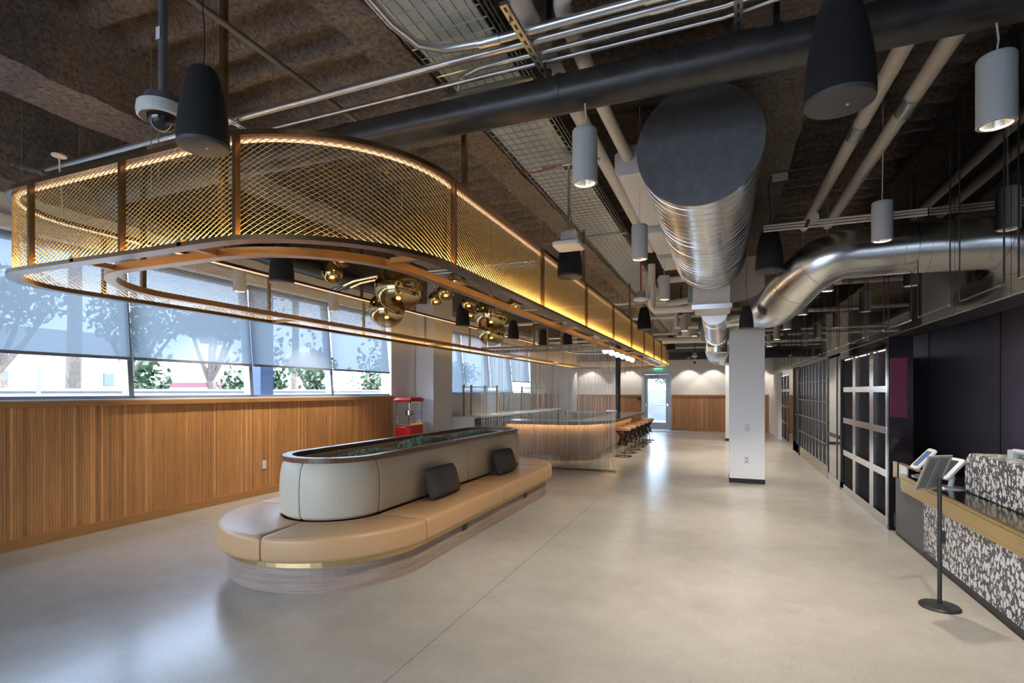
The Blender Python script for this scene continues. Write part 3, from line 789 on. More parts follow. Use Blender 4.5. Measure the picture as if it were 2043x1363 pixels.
Pc2=bar_outline(-4.55,-2.62,11.0,16.3,.72,.10)
b=MB(); band(b,Pc2,-.32,.40,.805,.87); b.build('stone_top', M['stone'], bar, bevel=.006)
b=MB(); band(b,Pc2,.10,.112,.792,.804); b.build('light_strip', M['ledbar'], bar)
b=MB(); band(b,Pc2,.118,.124,.775,.804); b.build('strip_cover', M['dark'], bar)
b=MB(); b.box(-4.55,-2.95,15.7,16.3,.805,.868); b.build('stone_return', M['stone'], bar)
b=MB(); b.box(-4.4,-2.95,15.9,16.3,.0,.80); b.build('bar_return', M['barslat'], bar)
b=MB(); b.box(-4.5,-2.95,11.25,11.5,.0,.80); b.build('back_cabinet', M['green'], bar)
tag(MB().bbox(-3.3,-3.0,15.9,16.05,.87,.93,.01).build('napkin_box', M['plastic']),'small white box standing on the far end of the bar','box')
# stools
def stool(x,y):
    t=thing('bar_stool','','bar stool',(x,y,0))
    b=MB(); b.lathe([(.001,.60),(.17,.60),(.185,.615),(.185,.665),(.17,.68),(.001,.683)],(x,y,0),28); b.build('seat', M['leather'], t, smooth=True)
    b=MB()
    n=26
    for k in range(n):
        a=2*PI*k/n; a2=a+.5
        b.tube([(x+.155*math.cos(a),y+.155*math.sin(a),.60),(x+.055*math.cos(a2),y+.055*math.sin(a2),.44),(x+.12*math.cos(a2+.2),y+.12*math.sin(a2+.2),.26)],.006,4)
    b.lathe([(.155,.585),(.16,.59),(.155,.598)],(x,y,0),24); b.build('wire_cage', M['stoolmetal'], t)
    b=MB(); b.lathe([(.09,.26),(.135,.255),(.09,.25)],(x,y,0),24)
    for k in range(6):
        a=2*PI*k/6; b.tube([(x+.12*math.cos(a),y+.12*math.sin(a),.26),(x+.14*math.cos(a),y+.14*math.sin(a),.012)],.005,5)
    b.build('legs_frame', M['stoolmetal'], t)
    b=MB(); R=[(x+.2*math.cos(2*PI*k/32),y+.2*math.sin(2*PI*k/32),.010) for k in range(33)]; b.tube(R,.009,6,caps=False); 
    b.lathe([(.13,.003),(.2,.003),(.2,.010),(.13,.010)],(x,y,0),28); b.build('base_ring', M['stoolmetal'], t)
    return t
ordn=['nearest','second','third','fourth','fifth','sixth','farthest']
s0=stool(-2.15,12.2)
for i,y in enumerate([12.2,12.95,13.7,14.45,15.18,15.85,16.55]):
    s_=s0 if i==0 else dup(s0,(-2.15,y,0))
    s_['label']='tan leather bar stool with dark wire base, %s in the row along the bar'%ordn[i]; s_['group']='bar stools along the right side of the bar'
# kitchen counter by the windows
kt=thing('kitchen_counter','long kitchen counter with pale top and dark green fronts below the far windows','counter',(-5.7,14,0))
MB().box(-6.15,-5.22,10.79,17.55,.875,.91).build('worktop', M['quartz'], kt)
MB().box(-6.15,-5.24,10.76,10.79,0,.91).build('end_panel', M['quartz'], kt)
MB().box(-6.15,-5.30,10.80,17.5,.08,.874).build('cabinet_body', M['green'], kt)
for i in range(9):
    y0=10.82+i*.74; 
    d_=MB().bbox(-5.30,-5.275,y0,y0+.725,.10,.86,.004).build('cabinet_door', M['green'], kt)
    MB().box(-5.262,-5.25,y0+.2,y0+.56,.80,.812).build('handle', M['brass'], d_)
fc=thing('faucet','tall curved brushed metal faucet on the kitchen counter','faucet',(-5.72,14.0,.91))
pts=[(-5.72,14.0,.91),(-5.72,14.0,1.18)]+[(-5.72,14.0+.10-.10*math.cos(a_),1.18+.10*math.sin(a_)) for a_ in [PI*k/10 for k in range(11)]]+[(-5.72,14.2,1.10)]
MB().tube(pts,.014,8).build('spout', M['greymetal'], fc, smooth=True)
b=MB(); b.lathe([(.03,0),(.03,.05),(.02,.06)],(-5.72,14.0,.91),12); b.tube([(-5.72,13.96,.96),(-5.72,13.88,1.02)],.007,6); b.build('handle', M['greymetal'], fc)
tap=thing('soap_tap','small dark soap tap beside the tall faucet','tap',(-5.75,13.75,.91))
MB().tube([(-5.75,13.75,.91),(-5.75,13.75,1.02),(-5.75,13.80,1.05),(-5.75,13.86,1.03)],.011,6).build('spout', M['greymetal'], tap)
def guard(ypairs,label):
    t=thing('glass_guard',label,'glass screen',(-5.8,ypairs[0],.911),'glass screens on the kitchen counter')
    for y in ypairs:
        MB().box(-5.83,-5.785,y-.02,y+.02,.911,1.66).build('wood_post', M['wood'], t)
    MB().box(-5.812,-5.803,ypairs[0]-.1,ypairs[-1]+.1,.95,1.62).build('glass_pane', M['glass'], t)
    MB().box(-5.82,-5.795,ypairs[0]-.1,ypairs[-1]+.1,1.60,1.62).build('top_rail', M['greymetal'], t)
guard([11.35,11.75,12.55,13.35],'glass screen with four wooden posts at the near end of the kitchen counter')
guard([15.3,16.2,16.8,17.4],'glass screen with four wooden posts at the far end of the kitchen counter')
# wall switch on the back wall
tag(MB().box(-3.12,-2.99,YB-.05,YB-.026,1.15,1.30).build('wall_panel', M['dark']),'small black control panel on the wood wall left of the exit door','control panel')
tag(MB().bbox(XL+.011,XL+.018,5.74,5.81,.375,.49,.002).build('socket_plate', M['plastic']),'white outlet plate on the left wood slat wall','outlet')

# ================================================================ POPCORN CART
pc=thing('popcorn_cart','red popcorn machine with glass case standing by the white column','popcorn machine',(-5.81,8.98,0))
X0,X1,Y0,Y1=-5.98,-5.65,8.77,9.2
b=MB(); b.bbox(X0-.01,X1+.01,Y0-.01,Y1+.01,.28,.835,.006); b.build('red_cabinet', M['red'], pc)
b=MB(); b.box(X0-.005,X1+.005,Y0-.005,Y1+.005,.835,.87)
for (x,y) in ((X0,Y0),(X1-.02,Y0),(X0,Y1-.02),(X1-.02,Y1-.02)): b.box(x,x+.02,y,y+.02,.87,1.29)
b.box(X0,X1,Y0,Y0+.02,1.27,1.30); b.box(X1-.02,X1,Y0,Y1,1.27,1.30); b.build('case_frame', M['steel'], pc)
b=MB(); b.box(X0+.02,X1-.02,Y0+.006,Y0+.01,.87,1.27); b.box(X1-.01,X1-.006,Y0+.02,Y1-.02,.87,1.27); b.box(X0+.02,X1-.02,Y1-.01,Y1-.006,.87,1.27); b.build('case_glass', M['glass'], pc)
b=MB(); o=.035
b.add([(X0,Y0,1.295),(X1,Y0,1.295),(X1,Y1,1.295),(X0,Y1,1.295),(X0-o,Y0-o,1.33),(X1+o,Y0-o,1.33),(X1+o,Y1+o,1.33),(X0-o,Y1+o,1.33),(X0,Y0,1.375),(X1,Y0,1.375),(X1,Y1,1.375),(X0,Y1,1.375)],
  [(0,3,2,1),(0,1,5,4),(1,2,6,5),(2,3,7,6),(3,0,4,7),(4,5,9,8),(5,6,10,9),(6,7,11,10),(7,4,8,11),(8,9,10,11)]); b.build('red_roof', M['red'], pc)
b=MB(); b.lathe([(.06,1.02),(.075,1.03),(.075,1.12),(.02,1.13),(.02,1.29)],((X0+X1)/2,(Y0+Y1)/2,0),18); b.build('kettle', M['steel'], pc, smooth=True)
MB().tube([(X0+.03,Y0-.05,.80),(X1-.08,Y0-.05,.80),(X1-.02,Y0-.01,.72)],.009,6).build('push_handle', M['brass'], pc)
for (x,y) in ((X0+.06,Y0-.0),(X1-.06,Y0-.0)):
    b=MB(); R=[(x,y+.14+.13*math.cos(2*PI*k/24),.14+.13*math.sin(2*PI*k/24)) for k in range(25)]; b.tube(R,.012,6,caps=False)
    for k in range(6): a_=PI*k/6; b.tube([(x,y+.14+.13*math.cos(a_),.14+.13*math.sin(a_)),(x,y+.14-.13*math.cos(a_),.14-.13*math.sin(a_))],.004,4)
    b.build('wheel', M['dark'], pc)
b=MB(); b.box(X0+.02,X0+.05,Y1-.05,Y1-.02,0,.28); b.box(X1-.05,X1-.02,Y1-.05,Y1-.02,0,.28); b.box(X0+.05,X1-.05,Y0+.1,Y0+.14,.13,.28); b.build('cart_legs', M['red'], pc)

# ================================================================ RIGHT WALL CABINETS
def cabinet(y0,y1,vb,hb,label,wv=.10,ledn=5):
    t=thing('display_cabinet',label,'cabinet',(XR,(y0+y1)/2,0))
    b=MB(); b.box(XR+.03,XR+.05,y0,y1,0.02,2.08); b.build('back_panel', M['matte'], t)
    b=MB(); b.box(XR-.0,XR+.03,y0,y1,1.98,2.085); b.build('head_panel', M['gloss'], t)
    b=MB(); b.box(XR-.0,XR+.03,y0,y1,0,.045); b.build('plinth', M['steel'], t)
    for (a,c2) in vb: MB().box(XR+.002,XR+.03,a,c2,.045,1.98).build('upright', M['steel'], t)
    for (a,c2) in hb: MB().box(XR+.0,XR+.012,y0+.02,y1-.18,a,c2).build('shelf_edge', M['steel'], t)
    b=MB(); n=ledn; w=(y1-y0-.2)/n
    for i in range(n): b.box(XR+.012,XR+.022,y0+.1+i*w,y0+.1+i*w+w*.72,1.958,1.966)
    b.build('light_strip', M['ledw'], t)
cabinet(6.86,9.30,[(6.86,6.93),(7.44,7.62),(8.36,8.52)],[(.045,.12),(.555,.635),(1.03,1.11),(1.49,1.56)],'black display cabinet with wide steel grid, nearest on the right wall')
cabinet(15.9,18.3,[(15.95,16.1),(16.6,16.75),(17.45,17.6)],[(.045,.12),(.555,.635),(1.03,1.11),(1.49,1.56)],'black display cabinet with steel grid, farthest on the right wall')
# polished panels beside them
pp=thing('polished_panel','tall polished steel panel with a dark handrail, right of the slim rack','wall panel',(XR,9.9,0))
MB().box(XR+.01,XR+.04,9.36,10.38,0.12,2.05).build('panel', M['mirror'], pp)
b=MB(); b.box(XR,XR+.045,9.30,9.36,0,2.085); b.box(XR,XR+.045,9.62,9.65,.1,2.05); b.box(XR,XR+.045,10.36,10.40,0,2.085); b.build('frame', M['dark'], pp)
MB().box(XR-.02,XR+.01,9.42,10.45,.76,.80).build('rail', M['dark'], pp)
MB().box(XR,XR+.04,9.30,10.4,0,.12).build('plinth', M['steel'], pp)
rk=thing('slat_rack','long black wall rack of thin steel uprights crossed by dark rods','wall rack',(XR,12.2,0))
MB().box(XR+.03,XR+.05,10.40,14.0,.22,2.05).build('back_panel', M['matte'], rk)
for i in range(9): MB().box(XR+.0,XR+.03,10.46+i*.40,10.46+i*.40+.075,.22,2.05).build('upright', M['steel'], rk)
for z in (.588,.956,1.316,1.684): MB().tube([(XR-.012,10.42,z),(XR-.012,13.95,z)],.009,6).build('rod', M['galvd'], rk)
MB().box(XR,XR+.05,10.40,14.0,0,.22).build('plinth', M['mirror'], rk)
MB().box(XR,XR+.05,10.40,14.0,2.05,2.085).build('head', M['mirror'], rk)
d2=sthing('door_2',(XR,14.7,0))
MB().box(XR,XR+.04,14.04,15.1,.02,2.05).build('leaf', M['matte'], d2)
b=MB(); b.box(XR-.01,XR+.03,13.98,14.05,0,2.07); b.box(XR-.01,XR+.03,15.1,15.15,0,2.07); b.build('frame', M['dark'], d2)
MB().box(XR-.01,XR+0,14.3,14.36,.2,2.0).build('edge', M['steel'], d2)
b=MB(); b.tube([(XR-.05,14.12,.95),(XR-.05,14.3,.95)],.01,6); b.tube([(XR,14.12,.95),(XR-.05,14.12,.95)],.01,6); b.build('door_handle', M['steel'], d2)
MB().box(XR,XR+.04,14.05,15.1,0,.25).build('kick_plate', M['mirror'], d2)
p2=thing('polished_panel','narrow polished steel panel beside the farthest cabinet','wall panel',(XR,15.5,0))
MB().box(XR,XR+.04,15.15,15.9,0,2.085).build('panel', M['mirror'], p2)
p3=thing('wall_end','white wall end beyond the farthest cabinet on the right','wall',(XR,19.6,0))
MB().box(1.60,1.75,18.35,YB,0,2.085).build('panel', M['white'], p3)
# return by the alcove
rt=thing('alcove_return','glossy dark panel with a painted magenta reflection at the edge of the reception alcove','wall panel',(1.75,6.85,0))
MB().box(XR+.0,XR+.22,6.80,6.86,0,2.10).build('panel', M['glossb'], rt)
MB().bbox(XR+.015,XR+.165,6.79,6.80,1.22,1.86,.002).build('reflection_patch', M['pink_reflection'], rt)  # painted reflection on the glossy panel, no real insert
wa=struct(MB().box(2.90,2.92,YR,11.0,0,2.42).build('wall_alcove_x', M['alcove'])); wa.name='wall_right.004'
for y in (5.3,7.55,9.8): MB().box(2.893,2.901,y-.006,y+.006,0,2.42).build('panel_joint', M['dark'], wa)

# ================================================================ RECEPTION
rc=thing('reception_desk','reception desk clad in black and white terrazzo with a wide brass counter','desk',(1.9,3,0))
MB().box(1.665,1.72,-2.0,5.74,.075,.505).build('terrazzo_front', M['terrazzo'], rc)
MB().box(1.685,1.75,-2.0,6.64,0,.075).build('toe_kick', M['dark'], rc)
b=MB(); b.box(1.645,2.25,-2.0,6.36,.655,.672); b.build('brass_top', M['brasstop'], rc, bevel=.002)
b=MB(); b.box(1.650,1.70,-2.0,6.355,.632,.654); b.box(1.650,1.70,-2.0,6.355,.537,.629); b.box(1.655,1.70,-2.0,6.355,.506,.533); b.build('brass_apron', M['brass'], rc)
b=MB(); b.box(1.72,2.2,-2.0,5.72,.08,.654); b.build('carcass', M['dark'], rc)
g=thing('counter_gate','dark grey swing gate at the end of the reception desk','gate',(1.68,6.2,0))
MB().box(1.672,1.70,5.76,6.60,.045,.60).build('gate_leaf', M['doorgrey'], g)
MB().bbox(1.66,1.69,6.60,6.645,.60,.765,.004).build('brass_hinge', M['brass'], g)
MB().box(1.70,1.72,6.37,6.60,.55,.74).build('white_edge', M['trimwhite'], g)
MB().box(1.70,1.74,6.0,6.62,.74,.755).build('top_edge', M['walnut'], g)
MB().box(1.665,1.685,6.60,6.62,.08,.22).build('lower_hinge', M['dark'], g)
bk=MB(); R=[]
pr=[(y,.673) for y in (-2.0,5.46)]
prof=[(-2.0,.673),(5.46,.673),(5.46,.86)]+[(5.46-.13+.13*math.cos(a_),.87+.13*math.sin(a_)) for a_ in [PI/2*k/8 for k in range(9)]]+[(-2.0,1.0)]
bk.sweep([[(x,y,z) for (y,z) in prof] for x in (1.86,2.16)])
tag(bk.build('terrazzo_upstand', M['terrazzo'], bevel=.012),'raised block of black and white terrazzo with rounded end standing on the brass counter','counter block')
mo=thing('monitor_arm','grey metal monitor arm above the terrazzo block at the right edge','monitor arm',(2.3,4.7,1.0))
b=MB(); b.tube([(2.02,5.05,1.0),(2.02,5.05,1.06)],.04,12); b.tube([(2.02,5.05,1.05),(2.02,4.75,1.06)],.02,10); b.build('arm', M['grey'], mo)
MB().bbox(1.98,2.06,4.55,4.73,1.0,1.25,.01).build('head', M['grey'], mo)
def frame_uv(yaw_n, tilt):
    n_h=Vector((math.cos(yaw_n),math.sin(yaw_n),0)); u=Vector((0,0,1)).cross(n_h).normalized()
    n=(n_h*math.cos(tilt)+Vector((0,0,1))*math.sin(tilt)).normalized(); v=n.cross(u).normalized(); return u,v,n
def rslab(b,o,u,v,n,a,h,t,r,k=5):
    o=Vector(o); pts=[]
    for (cx,cy,a0) in ((a/2-r,h/2-r,0),(-a/2+r,h/2-r,PI/2),(-a/2+r,-h/2+r,PI),(a/2-r,-h/2+r,1.5*PI)):
        for i in range(k+1): q_=a0+PI/2*i/k; pts.append((cx+r*math.cos(q_),cy+r*math.sin(q_)))
    b.sweep([[o+u*x+v*y+n*s_ for (x,y) in pts] for s_ in (-t/2,t/2)])
def kiosk(x,y,z,yaw,tilt,hz,label,scr,w=.20,h=.27):
    t=thing('tablet_kiosk',label,'tablet kiosk',(x,y,z),'white tablet kiosks on the brass counter')
    u,v,n=frame_uv(yaw,tilt); c=Vector((x,y,z+hz))
    b=MB(); rslab(b,c,u,v,n,w,h,.022,.03); b.build('white_case', M['plastic'], t, bevel=.004)
    b=MB(); rslab(b,c+n*.0125,u,v,n,w*.62,h*.74,.002,.004); b.build('screen', M[scr], t)
    b=MB(); b.tube([c-n*.012,c-n*.06-Vector((0,0,.05)),Vector((x,y,z+.10))-n*.05,Vector((x,y,z+.012))-n*.03],.02,10); b.build('curved_arm', M['plastic'], t, smooth=True)
    b=MB(); p_=Vector((x,y,z))-n*.0; b.lathe([(.001,.014),(.10,.013),(.115,.006),(.115,0)],(x-n.x*.03,y-n.y*.03,z),28); b.build('base_plate', M['plastic'], t, smooth=True)
kiosk(1.80,6.22,.672,math.radians(180),.70,.17,'white tablet kiosk with a lit screen on the brass counter, the farther one','screen',.20,.25)
kiosk(1.78,5.58,.672,math.radians(192),.70,.17,'larger white tablet kiosk on the brass counter, half behind the sign stand','screen2',.27,.22)
tag(MB().box(2.0,2.17,5.55,5.75,.673,.69).build('papers', M['plastic']),'small stack of papers behind the tablet kiosks','papers')
ss=thing('sign_stand','black floor sign stand with a tilted framed sign holder','sign stand',(1.395,4.5,0))
MB().lathe([(.001,.028),(.05,.028),(.112,.018),(.12,.008),(.12,0)],(1.395,4.5,0),36).build('round_base', M['dark'], ss, smooth=True)
MB().tube([(1.395,4.5,.02),(1.395,4.5,.90)],.0135,12).build('pole', M['dark'], ss, smooth=True)
MB().box(1.40,1.425,4.485,4.515,.45,.53).build('clamp', M['dark'], ss)
fw=Vector((-.3725,.928,0)); rg=Vector((.928,.3725,0)); be=math.radians(13); nh=fw*math.cos(be)-rg*math.sin(be)
yaw=math.atan2(nh.y,nh.x); u,v,n=frame_uv(yaw,math.radians(22)); c=Vector((1.365,4.52,.93))
b=MB(); w,hh=.19,.255
for (a,c2,ww,h2) in ((0,hh/2,w+.016,.016),(0,-hh/2,w+.016,.016),(w/2,0,.016,hh),(-w/2,0,.016,hh)): b.obox(c+u*a+v*c2,u,v,n,ww,h2,.012)
b.build('sign_frame', M['pale'], ss)
MB().obox(c,u,v,n,w,hh,.006).build('sign_back', M['acrylic'], ss)
MB().obox(c-n*.006,u,v,n,.03,hh,.006).build('spine', M['greymetal'], ss)

# ================================================================ OVERHEAD DUCTS
def seams(b,p,q,r,n,w=.006,ns=40):
    p=Vector(p);q=Vector(q)
    for i in range(n):
        c=p+(q-p)*((i+.5)/n); d=(q-p).normalized(); b.tube([c-d*w*.5,c+d*w*.5],r,ns,caps=False)
du=thing('spiral_duct','large galvanised spiral duct with a blank grey end cap facing the camera','duct',(-.16,3.91,3.23))
DX,DZ,DR,DY0,DY1=-.16,3.23,.42,3.91,7.25
MB().tube([(DX,DY0+(DY1-DY0)*i/12,DZ) for i in range(13)],DR,80,caps=False).build('spiral_shell', M['galv'], du, smooth=True)
MB().tube([(DX,DY0-.012,DZ),(DX,DY0+.012,DZ)],DR+.006,80).build('end_cap', M['galvd'], du)
pitch=.135; n=int((DY1-DY0)/pitch*48)
MB().tube([(DX+(DR+.001)*math.cos(2*PI*i/48),DY0+.02+pitch*i/48,DZ+(DR+.001)*math.sin(2*PI*i/48)) for i in range(n)],.0032,5).build('spiral_seam', M['galv'], du, smooth=True)
for y in (5.3,6.4): MB().tube([(DX,y-.004,DZ),(DX,y+.004,DZ)],DR+.007,80,caps=False).build('joint_band', M['dark'], du)
for y in (4.9,6.9):
    for x in (DX-DR-.006,DX+DR+.006): MB().box(x-.003,x+.003,y-.012,y+.012,DZ,4.27).build('hanger_strap', M['galv'], du)
bxo=thing('duct_box','pale insulated duct box under the end of the large spiral duct','duct box',(-.14,7.6,2.58))
MB().bbox(-.37,.09,7.28,7.95,2.58,3.3,.01).build('box_body', M['pvc'], bxo)
MB().box(-.385,.105,7.262,7.28,2.57,2.63).build('flange', M['galv'], bxo)
# side duct with elbow
sd=thing('elbow_duct','galvanised round duct entering through the dark glass wall and bending to the middle','duct',(1.0,6.5,2.84))
def bend(p0,p1,p2,r,n=10):
    p0,p1,p2=map(Vector,(p0,p1,p2)); d1=(p0-p1).normalized(); d2=(p2-p1).normalized()
    a=p1+d1*r; c2=p1+d2*r; out=[p0]
    for i in range(n+1):
        t=i/n; out.append(a*(1-t)**2+p1*2*t*(1-t)+c2*t*t)
    out.append(p2); return out
keys=[((1.65,6.05,2.86),.235),((1.32,6.04,2.85),.235),((1.02,6.03,2.83),.235),((.82,6.13,2.73),.235),((.65,6.48,2.57),.235),((.565,7.05,2.52),.235),((.49,7.8,2.58),.225),((.38,8.45,2.66),.205),((.16,8.86,2.69),.185),((-.06,8.93,2.66),.175)]
def catmull(K,n=5):
    out=[]; m_=len(K)
    for i in range(m_-1):
        p0,p1,p2,p3=[Vector(K[max(0,min(m_-1,i+k))][0]) for k in (-1,0,1,2)]
        for j in range(n):
            t=j/n; out.append((.5*((2*p1)+(p2-p0)*t+(2*p0-5*p1+4*p2-p3)*t*t+(3*p1-p0-3*p2+p3)*t**3), K[i][1]+(K[i+1][1]-K[i][1])*t))
    out.append((Vector(K[-1][0]),K[-1][1])); return out
cc=catmull(keys); ctrl=[p for p,_ in cc]; crad=[r_ for _,r_ in cc]
MB().tube(ctrl,crad,44,caps=False).build('duct_shell', M['galv'], sd, smooth=True)
for i in (10,14,18,22,27,33,39):
    if i<len(ctrl)-1:
        p_=Vector(ctrl[i]); d=(Vector(ctrl[i+1])-Vector(ctrl[i-1])).normalized(); MB().tube([p_-d*.005,p_+d*.005],crad[i]+.006,44,caps=False).build('seam_band', M['galv'], sd, smooth=True)
for i in range(1,6):
    x=1.65-.09*i; MB().tube([(x-.003,6.045,2.858),(x+.003,6.045,2.858)],.2385,40,caps=False).build('seam_band', M['galv'], sd, smooth=True)
# lower ducts farther along
ld=thing('lower_duct','stacked galvanised elbows and boxes dropping behind the free-standing column','duct',(-.1,10.5,2.6))
MB().tube([(-.12,7.97,2.62),(-.12,8.5,2.62)],.18,32).build('collar', M['galv'], ld, smooth=True)
MB().tube([(-.12,8.5,2.62),(-.12,9.3,2.58),(-.12,10.3,2.52)],.185,32).build('round_section', M['galv'], ld, smooth=True)
MB().tube(bend((-.12,10.2,2.52),(-.12,10.9,2.52),(-.12,10.9,2.25),.2),.19,32).build('elbow', M['galv'], ld, smooth=True)
MB().bbox(-.32,.12,11.3,12.3,2.50,2.80,.01).build('grey_box', M['unit'], ld)
MB().tube(bend((-.12,12.4,2.40),(-.12,13.4,2.36),(.5,13.9,2.36),.4),.25,36).build('large_elbow', M['galv'], ld, smooth=True)
# black pipe
bp=thing('black_pipe','thick black pipe crossing the ceiling above the canopy','pipe',(-1,3.2,3.38))
pts=bend((-5.85,8.5,3.38),(-5.75,3.22,3.38),(-3.8,3.2,3.38),.45)[:-1]+[(-3.8,3.2,3.38),(0.6,3.2,3.37),(1.3,3.2,3.37),(2.4,3.1,3.38)]
MB().tube(pts,.113,36).build('pipe_run', M['black'], bp, smooth=True)
for x in (-.95,-.25,.28,1.0,-2.6): MB().tube([(x-.012,3.2,3.377),(x+.012,3.2,3.377)],.119,36,caps=False).build('pipe_collar', M['black'], bp, smooth=True)
for x in (-.40,.10): MB().tube([(x-.06,3.2,3.377),(x+.06,3.2,3.377)],.117,36,caps=False).build('coupling', M['black'], bp, smooth=True)
for x in (-1.03,.27): MB().box(x-.015,x+.015,3.19,3.21,3.495,4.27).build('hanger', M['dark'], bp)
b2=thing('black_pipe','black pipe branch at the top right behind the speaker','pipe',(1.2,2.4,3.4))
MB().tube([(.98,2.70,3.58),(1.25,2.68,3.58),(2.6,2.6,3.58)],.12,28).build('pipe_run', M['black'], b2, smooth=True)
# conduits
def pipe(name,pts,r,m,label,cat='pipe',group=None,n=12,straps=()):
    t=thing(name,label,cat,pts[len(pts)//2],group)
    MB().tube(pts,r,n).build('pipe_run', M[m], t, smooth=True)
    if straps:
        for (p,d,l) in straps:
            p=Vector(p);d=Vector(d).normalized(); MB().tube([p-d*l/2,p+d*l/2],r*1.22,n).build('coupling', M['conduit'], t, smooth=True)
    return t
gc='steel conduits crossing above the canopy'
ex_=[(.35,2.95),(.55,2.75),(.62,2.3)]
pipe('conduit',[(-6.1,2.86,3.52),(.0,2.86,3.52)]+[(.28,2.81,3.52),(.48,2.58,3.52),(.58,1.6,3.52)],.024,'conduit','thick steel conduit running full width above the canopy','conduit',gc,straps=[((-3.4,2.86,3.52),(1,0,0),.1),((-.3,2.86,3.52),(1,0,0),.12)])
pipe('conduit',[(-6.1,3.08,3.53),(.0,3.08,3.53)]+[(.35,3.02,3.53),(.58,2.72,3.53),(.68,1.6,3.53)],.015,'conduit','thin steel conduit running full width above the canopy','conduit',gc,straps=[((-2.05,3.08,3.53),(1,0,0),.08)])
pipe('conduit',[(-1.72,1.9,3.56)]+[(-1.71,2.45,3.54),(-1.65,2.64,3.52),(-1.52,2.74,3.52),(-1.27,2.77,3.52),(0,2.77,3.52),(.25,2.73,3.52),(.40,2.53,3.52),(.48,1.6,3.52)],.026,'conduit','steel conduit curving in from the wire tray at the top','conduit',gc,straps=[((-1.25,2.77,3.52),(1,0,0),.13),((-.31,2.77,3.52),(1,0,0),.13)])
pipe('conduit',[(-1.68,3.2,3.57),(-1.58,3.06,3.55),(-1.42,2.99,3.53),(-1.2,2.98,3.525),(0,2.98,3.525),(.33,2.93,3.525),(.54,2.65,3.525),(.64,1.6,3.525)],.017,'conduit','slim steel conduit between the two thick ones','conduit',gc,straps=[((-.65,2.98,3.525),(1,0,0),.1)])
def strut(p,q,label):
    t=thing('strut_channel',label,'bracket',((p[0]+q[0])/2,(p[1]+q[1])/2,p[2]),'slotted steel struts holding the conduits')
    b=MB(); b.beam(p,q,.042,.021); b.build('channel', M['wire'], t)
    P_=Vector(p);Q=Vector(q);d=(Q-P_).normalized(); L=(Q-P_).length
    for i in range(int(L/.07)):
        c=P_+d*(.035+i*.07)-Vector((0,0,.0115)); MB().beam(c-d*.018,c+d*.018,.012,.002).build('slot', M['dark'], t)
    for f in (.12,.88):
        c=P_+(Q-P_)*f; MB().tube([c-Vector((0,0,.05)),Vector((c.x,c.y,4.27))],.005,6).build('threaded_rod', M['wire'], t)
strut((-1.045,2.48,3.485),(-1.03,3.22,3.485),'slotted strut under the four conduits beside the wire tray')
strut((.06,2.55,3.485),(.08,3.22,3.485),'slotted strut under the conduits left of the big black speaker')
strut((-3.34,2.58,3.48),(-3.34,3.27,3.48),'slotted strut above the canopy right of the nearest speaker')
strut((-5.75,2.63,3.48),(-5.75,3.22,3.48),'slotted strut above the left end of the canopy')
pipe('sprinkler_pipe',[(-2.78,YR,3.71),(-2.78,12,3.71)],.020,'galvd','thin dark pipe running away under the deck above the canopy')
pipe('white_pipe',bend((.9,2.42,3.62),(-1.02,2.36,3.62),(-1.02,3.4,3.60),.25)+[(-.985,7.9,3.58)],.055,'pvc','white painted pipe left of the big duct, the longer one','pipe',n=20)
pipe('white_pipe',bend((.75,2.72,3.63),(-.83,2.66,3.63),(-.83,3.9,3.62),.2)+[(-.80,4.77,3.61)],.050,'pvc','white painted pipe beside the big duct ending at the white units','pipe',n=20)
pipe('beige_pipe',[(1.275,1.2,3.585),(1.215,7.6,3.585)],.055,'beige','beige pipe on the right, the one nearer the glass wall','pipe',n=20,straps=[((1.245,4.6,3.585),(0,1,0),.24)])
pipe('beige_pipe',[(1.02,2.9,3.585),(.955,7.6,3.585)],.053,'beige','beige pipe on the right, the left one of the pair','pipe',n=20,straps=[((.985,4.9,3.585),(0,1,0),.22)])
for i,z in enumerate((3.045,3.07,3.095)):
    pipe('thin_conduit',[(.36,5.62+.0*i,z),(1.655,5.62,z)],.010,'beige','slim pale conduit above the elbow duct, %s of three'%['lowest','middle','top'][i],'conduit','three slim conduits over the elbow duct')
jb=thing('junction_cover','round white conduit bracket on the three slim conduits','bracket',(.78,5.6,3.1))
MB().tube([(.78,5.58,3.12),(.78,5.64,3.12)],.045,16).build('cover', M['beige'], jb); MB().beam((.74,5.58,3.10),(.70,5.5,3.0),.03,.01).build('clip', M['galv'], jb)
gf='cross pipes under the far ceiling'
for i,(y,z,x0,x1) in enumerate(((11.2,3.35,-5.8,-1.0),(13.2,3.3,-5.8,1.4),(15.2,3.1,-5.8,1.5),(17.0,3.15,-5.8,1.6),(19.0,3.0,-5.9,1.6))):
    pipe('cross_pipe',[(x0,y,z),(x1,y,z)],.04 if i%2 else .028,'pvc','pale pipe crossing under the far ceiling, %s from the camera'%ordn[i] ,'pipe',gf)
for i,(y,z,x0) in enumerate(((9.2,3.15,.75),(11.8,3.1,.75),(16.3,2.9,.66))):
    pipe('side_pipe',[(x0,y,z),(1.655,y,z)],.04,'pvc','pale pipe running from behind the column to the glass wall, %s from the camera'%['first','second','third'][i],'pipe','pipes right of the column')
fx=thing('flex_conduit','bright bent conduit offset above the bench, left of the gold globes','conduit',(-4.3,6,3.3))
MB().tube([(-5.3,6.1,2.95),(-4.95,6.2,3.10),(-4.6,6.25,3.15),(-2.2,6.3,3.15)],.022,10).build('pipe_run', M['conduit'], fx, smooth=True)
MB().tube([(-5.3,6.25,2.95),(-4.95,6.35,3.10),(-4.6,6.4,3.15),(-2.2,6.45,3.15)],.022,10).build('pipe_run', M['conduit'], fx, smooth=True)
